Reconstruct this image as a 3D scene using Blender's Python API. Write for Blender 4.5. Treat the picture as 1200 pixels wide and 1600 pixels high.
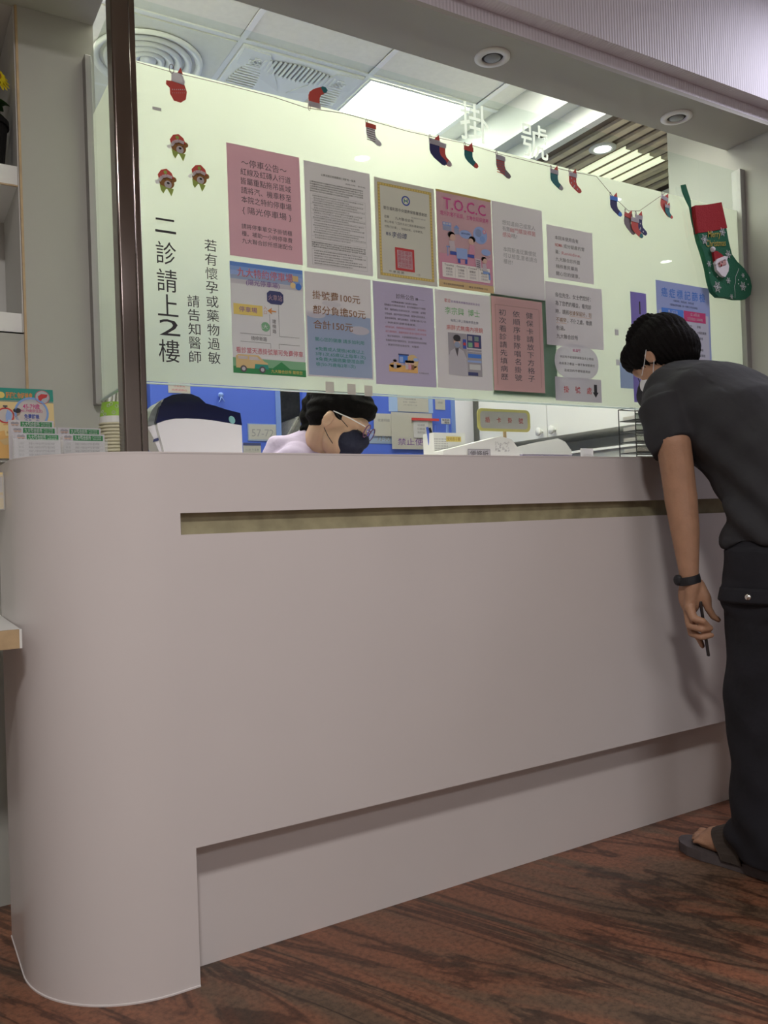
import bpy, math, random
from mathutils import Vector, Matrix
random.seed(7)
for _o in list(bpy.data.objects): bpy.data.objects.remove(_o)
SC = bpy.context.scene
COL = SC.collection

# ------------------------------------------------------------------ camera, world, lights, exposure
cam = bpy.data.cameras.new('camera')
cam.sensor_fit = 'VERTICAL'; cam.sensor_height = 36; cam.lens = 29.2
cam.clip_start = 0.05; cam.clip_end = 50
cam_ob = bpy.data.objects.new('camera', cam); COL.objects.link(cam_ob)
R_ = ((0.8577, -0.5129, -0.0353), (-0.0261, 0.0251, -0.9993), (0.5135, 0.8581, 0.0081))
cam_ob.matrix_world = Matrix(((R_[0][0], -R_[1][0], -R_[2][0], -0.5407),
                              (R_[0][1], -R_[1][1], -R_[2][1], -1.7230),
                              (R_[0][2], -R_[1][2], -R_[2][2], 0.97),
                              (0, 0, 0, 1)))
SC.camera = cam_ob
SC.view_settings.view_transform = 'Standard'
SC.view_settings.look = 'None'
SC.view_settings.exposure = 0.0
SC.view_settings.gamma = 1.0
SC.view_settings.use_curve_mapping = False
wd = bpy.data.worlds.new('world'); SC.world = wd; wd.use_nodes = True
wd.node_tree.nodes['Background'].inputs[0].default_value = (1, 1, .95, 1)
wd.node_tree.nodes['Background'].inputs[1].default_value = 0.03

PANEL_STRENGTH = 16.0       # office ceiling panels
SPOT_STRENGTH = 26.0         # small downlights
def area(name, loc, sx, sy, power, col, rot=(0, 0, 0)):
    l = bpy.data.lights.new(name, 'AREA'); l.shape = 'RECTANGLE'; l.size = sx; l.size_y = sy
    l.energy = power; l.color = col
    o = bpy.data.objects.new(name, l); o.location = loc; o.rotation_euler = rot; COL.objects.link(o)
    return o
area('waiting_room_light', (-.75, -2.15, 2.84), 0.30, 0.30, 54, (1.0, 0.95, 0.93))
area('waiting_room_light', (-2.4, -1.0, 2.84), 1.2, 0.6, 4, (1.0, 0.95, 0.95))  # unseen soft fill from the left
area('waiting_room_light', (.0, -4.3, 2.84), 1.6, 0.6, 48, (0.98, 0.94, 0.97))  # unseen fill from behind the camera
area('waiting_room_light', (2.9, -.42, 2.84), 1.2, 0.25, 22, (0.88, 0.86, 1.0))  # unseen lilac fill placed to brighten the fascia

# ------------------------------------------------------------------ materials
MATS = {}
def mat(name, col, rough=0.6, metal=0.0, noise=0.0, nscale=12.0, bump=0.0, bscale=60.0, emit=0.0, trans=0.0, alpha=1.0, spec=0.5, coat=0.0, subs=0.0):
    m = bpy.data.materials.new(name); m.use_nodes = True; MATS[name] = m
    nt = m.node_tree; b = nt.nodes['Principled BSDF']
    c = (*col, 1)
    b.inputs['Base Color'].default_value = c
    b.inputs['Roughness'].default_value = rough; b.inputs['Metallic'].default_value = metal
    b.inputs['Specular IOR Level'].default_value = spec
    b.inputs['Coat Weight'].default_value = coat
    b.inputs['Transmission Weight'].default_value = trans; b.inputs['Alpha'].default_value = alpha
    if subs: b.inputs['Subsurface Weight'].default_value = subs; b.inputs['Subsurface Radius'].default_value = (.01, .004, .002)
    if emit: b.inputs['Emission Color'].default_value = c; b.inputs['Emission Strength'].default_value = emit
    if noise or bump:
        tc = nt.nodes.new('ShaderNodeTexCoord')
    if noise:
        n = nt.nodes.new('ShaderNodeTexNoise'); n.inputs['Scale'].default_value = nscale; n.inputs['Detail'].default_value = 5
        nt.links.new(tc.outputs['Object'], n.inputs['Vector'])
        r = nt.nodes.new('ShaderNodeValToRGB')
        r.color_ramp.elements[0].position = .3; r.color_ramp.elements[1].position = .7
        r.color_ramp.elements[0].color = (*[x * (1 - noise) for x in col], 1)
        r.color_ramp.elements[1].color = (*[min(1, x * (1 + noise)) for x in col], 1)
        nt.links.new(n.outputs['Fac'], r.inputs[0]); nt.links.new(r.outputs[0], b.inputs['Base Color'])
    if bump:
        n2 = nt.nodes.new('ShaderNodeTexNoise'); n2.inputs['Scale'].default_value = bscale; n2.inputs['Detail'].default_value = 3
        nt.links.new(tc.outputs['Object'], n2.inputs['Vector'])
        bp = nt.nodes.new('ShaderNodeBump'); bp.inputs['Strength'].default_value = bump; bp.inputs['Distance'].default_value = .01
        nt.links.new(n2.outputs['Fac'], bp.inputs['Height']); nt.links.new(bp.outputs[0], b.inputs['Normal'])
    return m

M_counter = mat('counter_solid_surface', (.72, .675, .66), .32, noise=.02, nscale=2.5, spec=.45)
M_inlay = mat('olive_marbled_inlay', (.34, .31, .19), .45, noise=.25, nscale=18)
M_white = mat('white_laminate', (.78, .79, .76), .45)
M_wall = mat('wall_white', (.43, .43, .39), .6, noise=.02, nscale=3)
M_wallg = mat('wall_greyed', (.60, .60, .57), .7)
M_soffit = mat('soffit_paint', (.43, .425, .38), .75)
M_ceil = mat('ceiling_tile', (.68, .68, .60), .85, noise=.03, nscale=40)
M_grid = mat('ceiling_grid', (.72, .73, .71), .5)
M_steel = mat('brushed_steel', (.27, .23, .21), .14, metal=1.0, noise=.06, nscale=6)
M_alu = mat('aluminium_channel', (.36, .35, .34), .55, metal=.8)
M_oak = mat('oak_edge', (.50, .36, .20), .5, noise=.12, nscale=30)
M_blue = mat('blue_painted_steel', (.070, .135, .62), .45)
M_bluel = mat('light_blue_plastic', (.16, .26, .62), .45)
M_black = mat('black_plastic', (.012, .012, .014), .4)
M_navy = mat('navy_plastic', (.008, .012, .06), .22)
M_devwhite = mat('device_white', (.80, .79, .83), .5)
M_grey = mat('grey_plastic', (.30, .33, .33), .5)
M_teal = mat('teal', (.22, .50, .52), .5)
M_file = mat('grey_file_folder', (.42, .42, .38), .8, noise=.15, nscale=60)
M_filed = mat('dark_file_folder', (.16, .16, .14), .8, noise=.2, nscale=60)
M_lamp = mat('light_panel_diffuser', (1, 1, .86), .5, emit=PANEL_STRENGTH)
M_spot = mat('downlight_glow', (1, .98, .95), .5, emit=SPOT_STRENGTH)
M_dark = mat('dark_recess', (.05, .05, .045), .8)
M_darkgrille = mat('duct_shadow_grey', (.22, .23, .21), .8)
M_stripglow = mat('slat_lamp_glow', (1, 1, .72), .5, emit=.85)
M_slat = mat('pale_wood_slat', (.66, .58, .42), .55, noise=.12, nscale=14)
M_slatb = mat('brown_ceiling_board', (.15, .115, .08), .6, noise=.35, nscale=5)
M_bulk = mat('bulkhead_grey', (.50, .52, .50), .8)
M_skin_m = mat('skin_tan', (.42, .235, .145), .55, noise=.08, nscale=25, bump=.15, bscale=180, subs=.08)
M_skin_w = mat('skin_light', (.62, .40, .28), .5, noise=.05, nscale=20, subs=.1)
M_lip = mat('lip', (.45, .18, .14), .5)
M_hair = mat('black_hair', (.006, .005, .005), .8, bump=.35, bscale=90, spec=.12)
M_shirt = mat('charcoal_grey_knit', (.024, .024, .028), .85, noise=.08, nscale=9, bump=.25, bscale=22)
M_trou = mat('black_cotton', (.010, .010, .015), .9, noise=.25, nscale=12, bump=.35, bscale=18)
M_lilac = mat('lilac_cotton', (.56, .47, .66), .85, bump=.35, bscale=30)
M_mask_d = mat('navy_mask', (.012, .014, .04), .8, bump=.3, bscale=60)
M_mask_w = mat('white_mask', (.75, .76, .78), .8)
M_purple = mat('purple_frame', (.16, .06, .14), .25)
M_lens = mat('tinted_lens', (.80, .70, .75), .05, trans=.9, alpha=.35)
M_band = mat('black_rubber', (.015, .016, .02), .6)
M_sole = mat('grey_rubber_sole', (.085, .07, .07), .85, noise=.15, nscale=30)
M_strap = mat('brown_strap', (.05, .038, .03), .8, noise=.2, nscale=40)
M_phone = mat('phone_edge', (.05, .045, .045), .25, metal=.4)
M_metal = mat('bright_metal', (.75, .74, .70), .25, metal=1)
M_clip = mat('clip_wire', (.20, .16, .15), .4, metal=.7)
M_felt_g = mat('green_felt', (.012, .115, .06), .95, bump=.4, bscale=220)
M_felt_r = mat('red_felt', (.30, .012, .018), .95, bump=.4, bscale=220)
M_felt_w = mat('white_felt', (.72, .68, .72), .95)
M_felt_skin = mat('pink_felt', (.50, .28, .27), .9)
M_gold = mat('gold_print', (.38, .30, .04), .6)
M_green = mat('leaf_green', (.035, .13, .02), .6, noise=.35, nscale=40)
M_yellow = mat('petal_yellow', (.80, .66, .01), .6, noise=.1, nscale=60)
M_orange = mat('flower_centre', (.45, .20, .01), .8)
M_pot = mat('black_pot', (.008, .008, .008), .5)
M_lime = mat('lime_cup', (.30, .56, .06), .5)
M_cream = mat('cream_paper_cup', (.72, .69, .50), .6)
M_acryl = mat('clear_acrylic', (.85, .87, .85), .08, alpha=.22, spec=.6)
M_wire = mat('dark_wire', (.04, .04, .04), .4, metal=.5)

P = {}
def ink(n, c, r=.75): P[n] = mat('print_' + n, c, r); return P[n]
for n, c in dict(black=(.03, .028, .03), dark=(.10, .09, .10), grey=(.33, .32, .34), red=(.52, .05, .05), rose=(.55, .16, .20), blue=(.05, .09, .38),
                 navy=(.05, .06, .16), purple=(.20, .08, .34), green=(.05, .28, .09), lgreen=(.20, .46, .20), teal=(.03, .28, .22), yellow=(.72, .58, .16), gold=(.55, .42, .14),
                 orange=(.62, .26, .07), brown=(.26, .13, .06), white=(.80, .79, .82), offwhite=(.72, .70, .74), paper=(.80, .77, .80), paperl=(.78, .77, .70), lilac=(.62, .57, .72),
                 pinkpaper=(.80, .57, .64), pinkpaper2=(.82, .58, .56), cert=(.72, .70, .66), pink=(.62, .30, .38), lpink=(.68, .50, .54), sky=(.46, .56, .74), sky2=(.22, .36, .66),
                 sky3=(.12, .26, .62), lblue=(.30, .42, .70), skin=(.66, .46, .36), violet=(.34, .29, .66), cancer=(.46, .52, .78), magenta=(.50, .04, .16), royal=(.06, .20, .62),
                 tan=(.62, .46, .22), sand=(.74, .58, .28), sand2=(.70, .42, .14), mustard=(.46, .40, .10), fgreen=(.04, .24, .08), mgreen=(.20, .42, .24), olive=(.30, .40, .08),
                 bearbrown=(.26, .12, .03), cardred=(.55, .08, .06), cardnavy=(.03, .03, .12), cardteal=(.02, .16, .17), cardgrey=(.20, .17, .18), mag2=(.55, .06, .25), labelyel=(.66, .60, .22), labelgrey=(.50, .48, .47), greenish=(.36, .50, .44), rib=(.24, .38, .33), palegrey=(.56, .58, .56)).items(): ink(n, c)

def make_translucent(m, fac):
    nt = m.node_tree; b = nt.nodes['Principled BSDF']; out = [n for n in nt.nodes if n.type == 'OUTPUT_MATERIAL'][0]
    t = nt.nodes.new('ShaderNodeBsdfTranslucent'); t.inputs[0].default_value = b.inputs['Base Color'].default_value
    x = nt.nodes.new('ShaderNodeMixShader'); x.inputs[0].default_value = fac
    nt.links.new(b.outputs[0], x.inputs[1]); nt.links.new(t.outputs[0], x.inputs[2]); nt.links.new(x.outputs[0], out.inputs[0])
for k_ in ('paper', 'lilac', 'pinkpaper', 'pinkpaper2', 'cert', 'offwhite', 'sky', 'lpink', 'white', 'cancer', 'violet', 'greenish'): make_translucent(P[k_], .48)

def nodes_mat(name):
    m = bpy.data.materials.new(name); m.use_nodes = True; nt = m.node_tree
    for n in list(nt.nodes): nt.nodes.remove(n)
    out = nt.nodes.new('ShaderNodeOutputMaterial'); return m, nt, out

def make_floor():
    m = bpy.data.materials.new('red_brown_granite'); m.use_nodes = True; nt = m.node_tree; b = nt.nodes['Principled BSDF']
    L = nt.links.new; N = nt.nodes.new
    tc = N('ShaderNodeTexCoord'); mp = N('ShaderNodeMapping'); mp.vector_type = 'TEXTURE'; mp.inputs['Rotation'].default_value = (0, 0, math.radians(-68)); mp.inputs['Scale'].default_value = (1.25, .27, 1)
    L(tc.outputs['Object'], mp.inputs['Vector'])
    def noise(scale, det, dist, rough=.6, src=mp.outputs[0]):
        n = N('ShaderNodeTexNoise'); n.inputs['Scale'].default_value = scale; n.inputs['Detail'].default_value = det; n.inputs['Distortion'].default_value = dist; n.inputs['Roughness'].default_value = rough
        L(src, n.inputs['Vector']); return n.outputs['Fac']
    def ramp(src, stops):
        r = N('ShaderNodeValToRGB'); e = r.color_ramp.elements; e[0].position = stops[0][0]; e[0].color = (*stops[0][1], 1); e[1].position = stops[-1][0]; e[1].color = (*stops[-1][1], 1)
        for p_, c_ in stops[1:-1]: q_ = e.new(p_); q_.color = (*c_, 1)
        L(src, r.inputs[0]); return r.outputs[0]
    def mix(kind, f, a_, b_):
        x = N('ShaderNodeMixRGB'); x.blend_type = kind; x.inputs[0].default_value = f; L(a_, x.inputs[1]); L(b_, x.inputs[2]); return x.outputs[0]
    base = ramp(noise(1.1, 5, .8), [(.34, (.12, .082, .054)), (.44, (.16, .098, .062)), (.50, (.235, .105, .060)), (.60, (.26, .105, .058)), (.68, (.17, .105, .066))])
    veins = ramp(noise(1.35, 7, 1.6, .55), [(.38, (1, 1, 1)), (.455, (.85, .85, .85)), (.48, (.36, .37, .39)), (.505, (.34, .35, .38)), (.53, (.9, .9, .9)), (.62, (1, 1, 1))])
    v2 = ramp(noise(3.2, 8, 2.2, .62), [(.32, (.42, .43, .45)), (.42, (.95, .95, .95)), (.60, (1, 1, 1))])
    c = mix('MULTIPLY', .9, base, veins); c = mix('MULTIPLY', .75, c, v2)
    sp = ramp(noise(75, 3, 0, .7, tc.outputs['Object']), [(.35, (.55, .55, .55)), (.5, (1, 1, 1)), (.66, (1.35, 1.3, 1.25))])
    c = mix('MULTIPLY', .7, c, sp)
    L(c, b.inputs['Base Color']); b.inputs['Roughness'].default_value = .36; b.inputs['Specular IOR Level'].default_value = .4
    return m
M_floor = make_floor()

def make_fluted(name, col):
    m = mat(name, col, .5); nt = m.node_tree; b = nt.nodes['Principled BSDF']
    tc = nt.nodes.new('ShaderNodeTexCoord'); w = nt.nodes.new('ShaderNodeTexWave'); w.inputs['Scale'].default_value = 26; w.bands_direction = 'X'
    nt.links.new(tc.outputs['Object'], w.inputs['Vector'])
    bp = nt.nodes.new('ShaderNodeBump'); bp.inputs['Strength'].default_value = .4; bp.inputs['Distance'].default_value = .003
    nt.links.new(w.outputs['Fac'], bp.inputs['Height']); nt.links.new(bp.outputs[0], b.inputs['Normal'])
    return m
M_flute = make_fluted('fluted_panel', (.74, .71, .78))

def make_glass():
    m, nt, out = nodes_mat('clear_glass_sheet')
    t = nt.nodes.new('ShaderNodeBsdfTransparent'); t.inputs[0].default_value = (.93, .965, .95, 1)
    g = nt.nodes.new('ShaderNodeBsdfGlossy'); g.inputs['Roughness'].default_value = .015; g.inputs[0].default_value = (.95, 1, .97, 1)
    f = nt.nodes.new('ShaderNodeFresnel'); f.inputs[0].default_value = 1.5
    x = nt.nodes.new('ShaderNodeMixShader')
    ge = nt.nodes.new('ShaderNodeNewGeometry'); mt_ = nt.nodes.new('ShaderNodeMath'); mt_.operation = 'SUBTRACT'; mt_.inputs[0].default_value = 1; m2 = nt.nodes.new('ShaderNodeMath'); m2.operation = 'MULTIPLY'
    nt.links.new(ge.outputs['Backfacing'], mt_.inputs[1]); nt.links.new(mt_.outputs[0], m2.inputs[0]); nt.links.new(f.outputs[0], m2.inputs[1])
    nt.links.new(m2.outputs[0], x.inputs[0]); nt.links.new(t.outputs[0], x.inputs[1]); nt.links.new(g.outputs[0], x.inputs[2]); nt.links.new(x.outputs[0], out.inputs[0])
    return m
M_glass = make_glass()
def make_frost():
    m, nt, out = nodes_mat('frosted_film')
    t = nt.nodes.new('ShaderNodeBsdfTranslucent'); t.inputs[0].default_value = (.95, .945, .86, 1)
    d = nt.nodes.new('ShaderNodeBsdfDiffuse'); d.inputs[0].default_value = (.55, .64, .60, 1)
    x = nt.nodes.new('ShaderNodeMixShader'); x.inputs[0].default_value = .28
    nt.links.new(t.outputs[0], x.inputs[1]); nt.links.new(d.outputs[0], x.inputs[2])
    g = nt.nodes.new('ShaderNodeBsdfRefraction'); g.inputs['Roughness'].default_value = .72; g.inputs[0].default_value = (.97, .965, .90, 1); g.inputs['IOR'].default_value = 1.28
    x2 = nt.nodes.new('ShaderNodeMixShader'); x2.inputs[0].default_value = .37
    nt.links.new(x.outputs[0], x2.inputs[1]); nt.links.new(g.outputs[0], x2.inputs[2]); nt.links.new(x2.outputs[0], out.inputs[0])
    return m
M_frost = make_frost()
M_edge = mat('glass_edge', (.70, .86, .80), .2)
M_decal = mat('white_decal', (.88, .90, .84), .6); make_translucent(M_decal, .6)

# ------------------------------------------------------------------ geometry helpers
def V(*a): return Vector(a)
class MB:
    def __init__(s): s.v = []; s.f = []; s.mi = []; s.ms = []; s.lay = 0
    def slot(s, m):
        if m not in s.ms: s.ms.append(m)
        return s.ms.index(m)
    def add(s, vs, fs, m):
        k = len(s.v); s.v += [tuple(x) for x in vs]; i = s.slot(m)
        for f in fs: s.f.append(tuple(k + j for j in f)); s.mi.append(i)
    def box(s, x0, x1, y0, y1, z0, z1, m, mtx=None):
        vs = [V(x, y, z) for z in (z0, z1) for y in (y0, y1) for x in (x0, x1)]
        if mtx: vs = [mtx @ p for p in vs]
        s.add(vs, [(0, 2, 3, 1), (4, 5, 7, 6), (0, 1, 5, 4), (2, 6, 7, 3), (0, 4, 6, 2), (1, 3, 7, 5)], m)
    def quad(s, a, b, c, d, m): s.add([a, b, c, d], [(0, 1, 2, 3)], m)
    def prism(s, poly, fn, d, m, m2=None):
        n = len(poly)
        vs = [fn(p[0], p[1], 0) for p in poly] + [fn(p[0], p[1], d) for p in poly]
        s.add(vs, [tuple(range(n)), tuple(range(2 * n - 1, n - 1, -1))], m)
        s.add(vs, [(i, n + i, n + (i + 1) % n, (i + 1) % n) for i in range(n)], m2 or m)
    def tube(s, pts, r, m, n=8, caps=True):
        pts = [Vector(p) for p in pts]; rr = r if isinstance(r, (list, tuple)) else [r] * len(pts)
        vs = []; up = None
        for i, p in enumerate(pts):
            t = (pts[min(i + 1, len(pts) - 1)] - pts[max(i - 1, 0)]).normalized()
            if up is None: up = t.orthogonal().normalized()
            up = (up - t * up.dot(t)).normalized(); w = t.cross(up)
            for k in range(n):
                a = 2 * math.pi * k / n; vs.append(p + (up * math.cos(a) + w * math.sin(a)) * rr[i])
        fs = [(i * n + k, i * n + (k + 1) % n, (i + 1) * n + (k + 1) % n, (i + 1) * n + k) for i in range(len(pts) - 1) for k in range(n)]
        if caps: fs += [tuple(range(n - 1, -1, -1)), tuple(range((len(pts) - 1) * n, len(pts) * n))]
        s.add(vs, fs, m)
    def lathe(s, prof, c, m, n=24, axis=V(0, 0, 1)):
        axis = Vector(axis).normalized(); a0 = axis.orthogonal().normalized(); b0 = axis.cross(a0); c = Vector(c)
        vs = []
        for (r, h) in prof:
            for k in range(n):
                a = 2 * math.pi * k / n; vs.append(c + axis * h + (a0 * math.cos(a) + b0 * math.sin(a)) * max(r, 1e-5))
        fs = [(i * n + k, i * n + (k + 1) % n, (i + 1) * n + (k + 1) % n, (i + 1) * n + k) for i in range(len(prof) - 1) for k in range(n)]
        s.add(vs, fs, m)
    def ball(s, c, r, m, mtx=None, nu=18, nv=12):
        c = Vector(c); rx, ry, rz = (r, r, r) if not isinstance(r, (list, tuple)) else r
        vs = []
        for i in range(nv + 1):
            t = math.pi * i / nv
            for k in range(nu):
                a = 2 * math.pi * k / nu
                p = V(rx * math.sin(t) * math.cos(a), ry * math.sin(t) * math.sin(a), rz * math.cos(t))
                if mtx: p = mtx @ p
                vs.append(c + p)
        s.add(vs, [(i * nu + k, (i + 1) * nu + k, (i + 1) * nu + (k + 1) % nu, i * nu + (k + 1) % nu) for i in range(nv) for k in range(nu)], m)
    def build(s, name, parent=None, smooth=False, bevel=0, loc=None):
        me = bpy.data.meshes.new(name)
        vs = s.v
        if loc is None and parent is not None: loc = parent.get('_o', (0, 0, 0))
        if loc is None: loc = (0, 0, 0)
        if parent is not None: vs = [(a[0] - loc[0], a[1] - loc[1], a[2] - loc[2]) for a in vs]
        me.from_pydata(vs, [], s.f)
        for m in s.ms: me.materials.append(m)
        me.polygons.foreach_set('material_index', s.mi)
        if smooth: me.polygons.foreach_set('use_smooth', [True] * len(me.polygons))
        me.update()
        if smooth == 'angle':
            import bmesh
            bm = bmesh.new(); bm.from_mesh(me); bmesh.ops.remove_doubles(bm, verts=bm.verts, dist=1e-5); bmesh.ops.recalc_face_normals(bm, faces=bm.faces); bm.to_mesh(me); bm.free()
            me.set_sharp_from_angle(angle=math.radians(25))
        o = bpy.data.objects.new(name, me); COL.objects.link(o)
        if parent is not None: o.parent = parent
        if bevel:
            b = o.modifiers.new('bevel', 'BEVEL'); b.width = bevel; b.segments = 3; b.limit_method = 'ANGLE'; b.angle_limit = math.radians(40); b.harden_normals = True
        return o
def tag(o, label, cat, group=None, kind=None):
    if kind: o['kind'] = kind
    if label: o['label'] = label
    if cat: o['category'] = cat
    if group: o['group'] = group
    return o
def struct(o): o['kind'] = 'structure'; return o
def thing(name, label, cat, loc=(0, 0, 0), group=None):
    o = bpy.data.objects.new(name, None); COL.objects.link(o); o.location = loc; o.empty_display_size = .05
    o['_o'] = tuple(loc)
    return tag(o, label, cat, group)

_tc = {}
def glyphs(txt, bold=0.0, shear=0.0, res=2):
    key = (txt, bold, shear, res)
    if key in _tc: return _tc[key]
    c = bpy.data.curves.new('t', 'FONT'); c.body = txt; c.resolution_u = res; c.offset = bold; c.shear = shear
    o = bpy.data.objects.new('t', c); COL.objects.link(o)
    dg = bpy.context.evaluated_depsgraph_get(); dg.update()
    me = bpy.data.meshes.new_from_object(o.evaluated_get(dg))
    vs = [(v.co.x, v.co.y) for v in me.vertices]; fs = [tuple(p.vertices) for p in me.polygons]
    bpy.data.objects.remove(o); bpy.data.curves.remove(c); bpy.data.meshes.remove(me)
    if not vs: vs = [(0, 0)]
    x0 = min(v[0] for v in vs); x1 = max(v[0] for v in vs)
    _tc[key] = (vs, fs, x0, x1); return _tc[key]

class Sheet(MB):
    """flat printed thing: u to the right, v downwards from the top left corner, w towards the viewer"""
    def __init__(s, O, U=(1, 0, 0), Vd=(0, 0, -1), W=(0, -1, 0)):
        super().__init__(); s.O = Vector(O); s.U = Vector(U).normalized(); s.Vd = Vector(Vd).normalized(); s.W = Vector(W).normalized()
    def p(s, u, v, w=0): return s.O + s.U * u + s.Vd * v + s.W * w
    def lw(s, l): return .0008 + .0003 * l
    def base(s, w, h, m, t=.0008):
        s.prism([(0, 0), (0, h), (w, h), (w, 0)], s.p, t, m)
    def poly(s, pts, m, l=1): s.add([s.p(a, b, s.lw(l)) for a, b in pts], [tuple(range(len(pts)))], m)
    def rect(s, u0, v0, u1, v1, m, l=1): s.poly([(u0, v0), (u0, v1), (u1, v1), (u1, v0)], m, l)
    def frame(s, u0, v0, u1, v1, t, m, l=1):
        s.rect(u0, v0, u1, v0 + t, m, l); s.rect(u0, v1 - t, u1, v1, m, l); s.rect(u0, v0 + t, u0 + t, v1 - t, m, l); s.rect(u1 - t, v0 + t, u1, v1 - t, m, l)
    def disc(s, u, v, ru, m, l=1, rv=None, n=24, a0=0, a1=360, rot=0):
        rv = rv or ru; c, q = math.cos(rot), math.sin(rot); pts = []
        full = (a1 - a0 == 360)
        for k in range(n if full else n + 1):
            a = math.radians(a0 + (a1 - a0) * k / n); x = ru * math.cos(a); y = rv * math.sin(a); pts.append((u + x * c - y * q, v + x * q + y * c))
        s.poly(pts, m, l)
    def ring(s, u, v, r0, r1, m, l=1, n=28):
        vs = []; 
        for k in range(n):
            a = 2 * math.pi * k / n; vs.append(s.p(u + r0 * math.cos(a), v + r0 * math.sin(a), s.lw(l))); vs.append(s.p(u + r1 * math.cos(a), v + r1 * math.sin(a), s.lw(l)))
        s.add(vs, [(2 * k, 2 * k + 1, (2 * k + 3) % (2 * n), (2 * k + 2) % (2 * n)) for k in range(n)], m)
    def line(s, pts, t, m, l=1):
        for (a, b) in zip(pts, pts[1:]):
            d = Vector((b[0] - a[0], b[1] - a[1])); 
            if d.length < 1e-6: continue
            d = d.normalized() * t / 2; n = (-d.y, d.x)
            s.poly([(a[0] + n[0], a[1] + n[1]), (a[0] - n[0], a[1] - n[1]), (b[0] - n[0], b[1] - n[1]), (b[0] + n[0], b[1] + n[1])], m, l)
    def text(s, u, v, size, txt, m, al='l', l=1, bold=0, w=None, shear=0, res=2, rot=0):
        vs, fs, x0, x1 = glyphs(txt, bold, shear, res)
        k = size; kx = k if w is None else w / max(x1 - x0, 1e-4)
        tw = (x1 - x0) * kx; off = -x0 * kx - (0 if al == 'l' else tw / 2 if al == 'c' else tw)
        c, q = math.cos(rot), math.sin(rot); pts = []
        for (x, y) in vs:
            a = off + x * kx; b = -(y - .36) * k
            pts.append(s.p(u + a * c - b * q, v + a * q + b * c, s.lw(l)))
        s.add(pts, fs, m)
    def vtext(s, u, v0, v1, size, txt, m, l=1, bold=0, sx=1.0, res=2):
        n = len(txt)
        for i, ch in enumerate(txt):
            vv = v0 + (v1 - v0) * (i + .5) / n; vs, fs, x0, x1 = glyphs(ch, bold, 0, res)
            s.text(u, vv, size, ch, m, 'c', l, bold, w=(x1 - x0) * size * sx, res=res)

def blob(name, prims, m, parent, voxel=.006, smooth=6, keep=None, disp=None):
    """one continuous surface grown from overlapping tapered limbs, ellipsoids and lofted rings"""
    b = MB()
    for p in prims:
        if p[0] == 'c':
            _, a, ra, c, rc = p; a = Vector(a); c = Vector(c); ax = c - a; L = ax.length
            if L < 1e-5: b.ball(a, ra, m); continue
            prof = []; n = 6
            for i in range(n + 1):
                t = math.pi / 2 * (1 - i / n); prof.append((ra * math.cos(t), -ra * math.sin(t)))
            for i in range(n + 1):
                t = math.pi / 2 * i / n; prof.append((rc * math.cos(t), L + rc * math.sin(t)))
            b.lathe(prof, a, m, 16, ax)
        elif p[0] == 'e':
            b.ball(p[1], p[2], m, p[3] if len(p) > 3 else None, 24, 16)
        elif p[0] == 'l':
            secs = p[1]; n = 28; vs = []
            for (c, ua, va) in secs:
                c = Vector(c); ua = Vector(ua); va = Vector(va)
                for k in range(n):
                    a = 2 * math.pi * k / n; ca, sa = math.cos(a), math.sin(a); e = .85
                    vs.append(c + ua * math.copysign(abs(ca) ** e, ca) + va * math.copysign(abs(sa) ** e, sa))
            fs = [(i * n + k, i * n + (k + 1) % n, (i + 1) * n + (k + 1) % n, (i + 1) * n + k) for i in range(len(secs) - 1) for k in range(n)]
            fs += [tuple(range(n - 1, -1, -1)), tuple(range((len(secs) - 1) * n, len(secs) * n))]
            b.add(vs, fs, m)
    o = b.build('tmp_blob')
    r = o.modifiers.new('r', 'REMESH'); r.mode = 'VOXEL'; r.voxel_size = voxel; r.use_smooth_shade = True
    sm = o.modifiers.new('s', 'SMOOTH'); sm.iterations = smooth; sm.factor = .6
    dg = bpy.context.evaluated_depsgraph_get(); dg.update()
    me = bpy.data.meshes.new_from_object(o.evaluated_get(dg)); old = o.data
    bpy.data.objects.remove(o); bpy.data.meshes.remove(old)
    me.name = name
    org = Vector(parent.get('_o', (0, 0, 0))) if parent is not None else V(0, 0, 0)
    if disp:
        nr = [v.normal.copy() for v in me.vertices]
        for v, n_ in zip(me.vertices, nr): v.co += n_ * disp(v.co)
    if keep:
        import bmesh
        bm = bmesh.new(); bm.from_mesh(me)
        bmesh.ops.delete(bm, geom=[v for v in bm.verts if not keep(v.co)], context='VERTS'); bm.to_mesh(me); bm.free()
    for v in me.vertices: v.co -= org
    me.materials.clear(); me.materials.append(m)
    me.polygons.foreach_set('use_smooth', [True] * len(me.polygons)); me.update()
    ob = bpy.data.objects.new(name, me); COL.objects.link(ob)
    if parent is not None: ob.parent = parent
    return ob

# ------------------------------------------------------------------ the setting
b = MB(); b.box(-4, 6, -5.5, 4, -.1, 0, M_floor); struct(b.build('floor'))
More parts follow.
